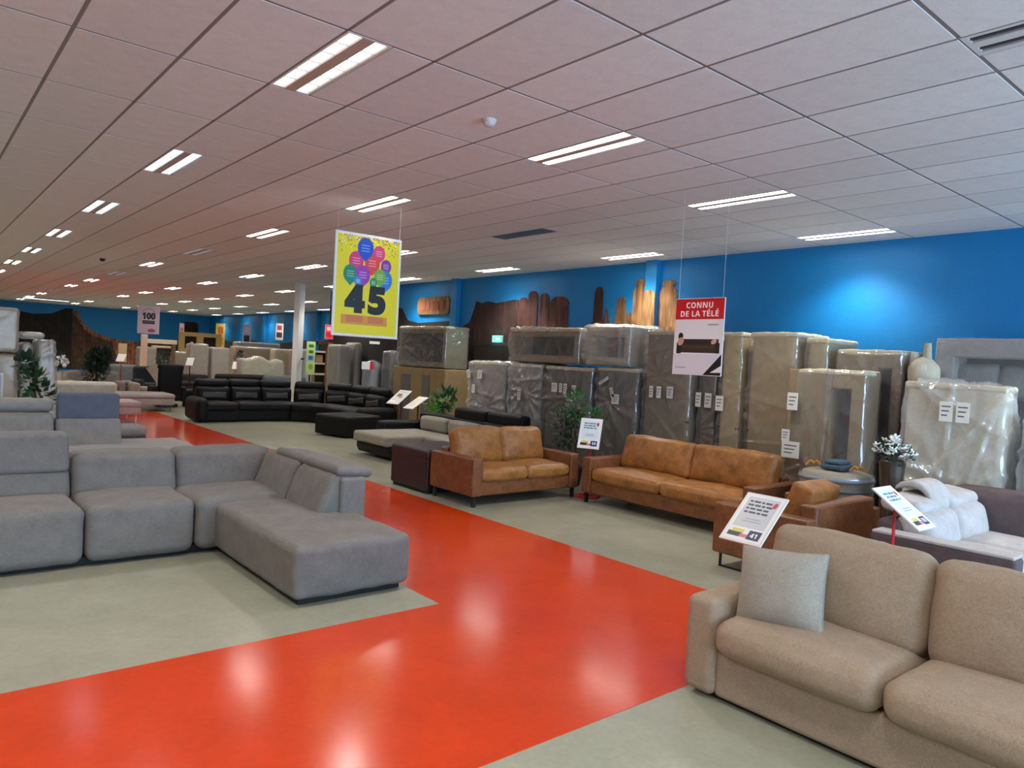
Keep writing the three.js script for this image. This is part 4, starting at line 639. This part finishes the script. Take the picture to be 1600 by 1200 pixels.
bundle('tapering grey-beige wrapped armchair in front of the dark butte mural', [1.66, 2.05, 0, 1.72, -14.7, -14.0], '#bda98c', { seed: 24, bend: (q, f) => { if (q.x > 0) q.x -= .1 * (f[1] + 1) / 2; } });
bundle('rolled cream wrapped mattress lying across the left wrapped pieces', [1.44, 1.8, 1.725, 1.83, -14.5, -14.1], '#e3d8b4', { seed: 25, r: .05, amp: .006 });
bundle('pink-white wrapped bundle at the left edge beside the dark leaves', [.2, 1.05, 0, 1.38, -12.6, -12.0], '#d8bdb2', { seed: 26, amp: .02 });
{ const p = thing('picture_panel', 'framed printed panel leaning at the left edge', 'panel', [.72, .78, -11.55]); part('board', box(.6, .36, .02, .004), M.white, p, [0, .3, 0]); part('print', new THREE.PlaneGeometry(.55, .31), canvas(128, 80, (g) => { g.fillStyle = '#cdb6b0'; g.fillRect(0, 0, 128, 80); g.fillStyle = '#5f6f80'; g.fillRect(10, 36, 108, 20); g.fillStyle = '#e8cfa4'; g.fillRect(10, 60, 108, 14); }), p, [0, .3, .012]); part('stand', box(.05, .9, .03), M.plinth, p, [0, -.33, -.02]); }
plant('potted_plant', 'dark broad-leaved plant behind the second grey sofa at the left', [1.42, 0, -11.25], { pot: [.14, .3], stems: 4, blobs: [[.1, .16, .1, -.14, 1.2, 0], [.12, .2, .12, .0, 1.0, 0], [.08, .06, .08, -.2, 1.42, -.02]], n: 170, l: .13, w: .08, m: [0, 2, 2], seed: 7 });
plant('potted_shrub', 'dark green bushy shrub in front of the orange mural slope', [4.0, 0, -22], { pot: [.2, .4], stems: 5, blobs: [[.34, .3, .3, 0, 1.2, 0], [.36, .28, .3, -.06, .95, 0], [.28, .24, .26, .08, 1.36, 0]], n: 1900, l: .11, w: .055, m: [2, 2, 2], seed: 9 });
plant('potted_shrub', 'dark green plant beside the far wrapped sofas', [7.3, 0, -28.6], { pot: [.18, .4], stems: 4, blobs: [[.28, .35, .28, 0, 1.1, 0], [.25, .3, .25, 0, .75, 0]], n: 260, l: .11, w: .05, m: [0, 2], seed: 10 });
plant('potted_shrub', 'round dark green plant among the wrapped pieces in the middle rear', [9.45, 0, -26.8], { pot: [.18, .4], stems: 4, blobs: [[.3, .3, .28, 0, 1.35, 0], [.26, .28, .25, 0, 1.05, 0]], n: 260, l: .11, w: .05, m: [2, 0], seed: 11 });
{ const b = thing('flower_bouquet', 'white flower bouquet left of the dark bushy shrub', 'flowers', [3.12, 0, -21.9]); part('vase', cyl(.08, .06, .9, 16), plain('#b9b2a4', .5), b, [0, .45, 0]); const R = rng(12); for (let k = 0; k < 16; k++) part('blossom', new THREE.SphereGeometry(.05, 8, 6), plain('#f2f3ee', .8), b, [(R() - .5) * .36, 1.05 + R() * .4, (R() - .5) * .3]); const fo = part('leaves', foliage(70, blob(.2, .2, .2, 0), .1, .04, 8), leafMat[2], b, [0, 1.15, 0]); fo.userData.kind = 'stuff'; }
// rear: timber shelter, post, wrapped rows, posters
{
  const t = thing('timber_shelter', 'pale timber post with crossbeam standing before the rear wall', 'shelter', [6.97, 0, -30]);
  const c = plain('#f8edcc', .7);
  part('post', box(.2, 2.08, .2, .01), c, t, [0, 1.04, 0]); part('post', box(.12, 1.75, .12, .01), plain('#8b7550', .8), t, [1.05, .87, 0]); part('crossbeam', box(1.2, .16, .16, .01), c, t, [.55, 1.84, 0]); part('shelf', box(.6, .08, .4, .01), c, t, [.6, 1.64, 0]);
  const s = thing('timber_cabin_front', 'tan timber cabin front with two dark openings before the rear wall', 'display', [9.6, 0, -32.4]);
  part('facade', plate(rect(-.75, .95, 0, 2.3), .12, [rect(-.55, -.05, 1.62, 2.15), rect(.2, .75, 1.62, 2.15)], .01), plain('#c4a668', .8), s); part('backing', box(1.6, 2.2, .05), plain('#2a1b14', .8), s, [.1, 1.12, -.1]); part('lantern', new THREE.SphereGeometry(.07, 12, 8), plain('#efe6cf', .5), s, [-.25, 1.85, .06]);
}
const rows = [
  ['wrapped beige sofa with a dark opening, left of the yellow banner', [8.0, 8.72, 0, 1.84, -28.5, -27.9], '#b5a88c'], ['wrapped pale sofa under the yellow banner', [8.78, 9.5, 0, 1.74, -28.5, -27.9], '#c2b8a4'],
  ['wrapped tan sofa right of the round dark plant', [10.3, 12.2, 0, 1.84, -30.6, -29.9], '#a98d63'], ['crumpled cream film heap over low sofas', [8.5, 10.1, 0, 1.5, -24.7, -24.1], '#d5c8a2', 1],
  ['wrapped cream armchair at the left foot of the column', [10.15, 10.9, 0, 1.8, -25.9, -25.3], '#cfbb86'], ['pink-brown wrapped sofa end left of the white column', [10.55, 10.95, 0, 1.82, -25.2, -24.8], '#a98878'],
  ['white wrapped sofa end touching the white column', [10.98, 11.4, 0, 1.85, -25.3, -24.8], '#d9d6cf'], ['grey wrapped sofa before the annex wall', [11.4, 13.4, 0, 2.05, -33.5, -32.7], '#9f9a8c'],
  ['grey-brown wrapped sofa under the yellow 45 sign', [9.02, 9.5, 0, 2.0, -18.9, -18.2], '#94866f'], ['brown wrapped sofa right of the one under the 45 sign', [9.55, 9.8, 0, 2.08, -18.9, -18.2], '#84725a'],
  ['grey-blue film roll with price card standing under the 45 sign', [9.27, 9.78, 0, 1.62, -17.4, -16.9], '#8f949b', 2], ['dark wrapped roll beside the blue-grey roll', [9.5, 9.8, 0, 1.9, -16.7, -16.2], '#26262a'],
  ['pale wrapped sofa in the far left row', [7.2, 7.9, 0, 1.6, -32.4, -31.8], '#b8ad97'], ['wrapped olive sofa behind the far dark plant', [8.2, 8.8, 0, 1.5, -31.2, -30.6], '#8f815c'],
];
rows.forEach(([label, b, c, k], i) => bundle(label, b, c, { seed: 40 + i, amp: k === 1 ? .03 : .01, r: k === 2 ? .2 : .08, bend: k === 1 ? (q, f) => { if (f[1] > 0) q.y += .18 * noise(q.x * 2.2, 1, 3) - .12 * Math.abs(f[0]); } : null }));
{ const p = thing('price_card', 'white price card with a red corner on the grey-blue roll', 'sign', [9.22, 1.48, -16.86], -.4); part('card', box(.3, .2, .008, .002), M.white, p); part('red_corner', box(.1, .2, .004, .001), M.red, p, [.11, 0, .006]); const q = thing('price_card', 'blank white card above the grey-blue roll under the 45 sign', 'sign', [9.36, 2.08, -16.8], -.4); part('card', box(.26, .07, .02, .002), M.white, q); part('pole', box(.02, .42, .02), M.ink, q, [.1, -.25, 0]); }
{ const c = thing('column', 'white square column in the middle of the shop', 'column', [8.4, 0, -19.37]); part('shaft', box(.2, CEIL, .2, .01), plain('#dfdcd6', .6), c, [0, CEIL / 2, 0], [0, .35, 0]); part('clip', box(.08, .04, .05), M.ink, c, [.1, 1.55, .12]); c.userData.kind = 'structure';
  const g = thing('green_poster', 'narrow light green poster with dark motifs beside the white column', 'poster', [8.83, 1.58, -19.45]); part('board', box(.26, .93, .015, .003), M.white, g); part('print', new THREE.PlaneGeometry(.25, .92), canvas(80, 290, (k) => { k.fillStyle = '#cdeb8a'; k.fillRect(0, 0, 80, 290); k.fillStyle = '#4d7a2e'; k.fillRect(18, 24, 46, 26); k.fillRect(20, 76, 42, 26); k.fillStyle = '#9ec4dc'; k.fillRect(6, 116, 68, 56); k.fillStyle = '#3f6a9c'; k.fillRect(20, 126, 40, 34); k.fillStyle = '#a8b83c'; k.beginPath(); k.ellipse(42, 222, 22, 26, 0, 0, TAU); k.fill(); }), g, [0, 0, .009]); part('pole', box(.04, 1.1, .03), M.ink, g, [0, -1.02, -.02]); }
{ const s = thing('shelf_unit', 'shelf unit with two pale shelves right of the green poster', 'shelf', [12.65, 0, -27]); part('back', box(.6, 1.8, .03), plain('#4d3a2a', .8), s, [0, .9, -.2]); for (const y of [.9, 1.32, 1.78]) part('shelf_board', box(.6, .07, .4, .005), plain('#dcd3bd', .7), s, [0, y, 0]); for (const x of [-.28, .28]) part('side', box(.03, 1.8, .4), plain('#7a6248', .8), s, [x, .9, 0]); part('box', box(.3, .3, .3, .01), plain('#b98d5c', .8), s, [-.1, 1.52, 0]);
  const w = thing('timber_post', 'dark orange-brown timber post with bracket left of the 45 sign', 'post', [9.7, 0, -20.1]); part('post', box(.16, 2.05, .16, .01), plain('#7a4c22', .8), w, [0, 1.02, 0]); part('bracket', box(.5, .12, .12, .01), plain('#3a2014', .8), w, [-.15, 2.06, 0], [0, 0, .1]); }
const banner = (label, w, h, at, cols) => hanging('hanging_banner', label, w, h, at, 0, canvas(64, 160, (g) => { g.fillStyle = cols[0]; g.fillRect(0, 0, 64, 160); g.fillStyle = cols[1]; g.fillRect(12, 20, 40, 44); g.fillStyle = cols[2]; g.fillRect(8, 86, 48, 50); }), Math.max(.05, CEIL - at[1] - h / 2));
banner('tall yellow and orange banner hanging before the rear wall', .4, 1.15, [11.05, 2.25, -34], ['#d9b43c', '#b5651f', '#c98a1e']);
banner('pale pink banner with a dark motif hanging before the rear wall', .38, 1.0, [12.97, 2.44, -36], ['#dcc0c6', '#e8d8da', '#3a2a30']);
banner('red and white banner hanging left of the white column', .38, .8, [13.8, 2.64, -34], ['#d9c9b8', '#b8304a', '#4a2f36']);
banner('bright red and white banner left of the 45 sign', .26, .42, [9.62, 2.37, -20], ['#e04048', '#f2b8b4', '#c81c28']);
banner('small pink banner beside the dark painted butte', .22, .45, [10.5, 2.6, -38], ['#dba8b0', '#e8d0d2', '#d0707c']);
{ const p = thing('wood_panel', 'pale timber panel standing before the rear wall below the slope mural', 'panel', [7.08, 0, -34]); part('board', box(.32, .78, .05, .005), plain('#d8bf96', .7), p, [0, 1.3, 0]); part('leg', box(.06, .92, .04), plain('#6b5234', .8), p, [0, .46, 0]); const r = thing('info_stand', 'white tilted board near the dark recliner in the rear', 'sign stand', [7.35, 0, -25.5], -.5); part('pole', box(.03, 1.2, .02), M.ink, r, [0, .6, 0]); part('board', box(.22, .36, .01, .002), M.white, r, [0, 1.22, .03], [-.8, 0, 0]); const q = thing('info_stand', 'white tilted board beside the round dark plant in the rear', 'sign stand', [8.9, 0, -25.6], -.5); part('pole', box(.03, 1.1, .02), M.ink, q, [0, .55, 0]); part('board', box(.22, .36, .01, .002), M.white, q, [0, 1.15, .03], [-.8, 0, 0]);
  const k = thing('info_stand', 'white tilted board left of the timber post in the rear', 'sign stand', [5.35, 0, -25.8], -.5); part('pole', box(.03, 1.2, .02), M.red, k, [0, .6, 0]); part('board', box(.24, .34, .01, .002), M.white, k, [0, 1.25, .03], [-.8, 0, 0]); }
renderer.render(scene, camera);
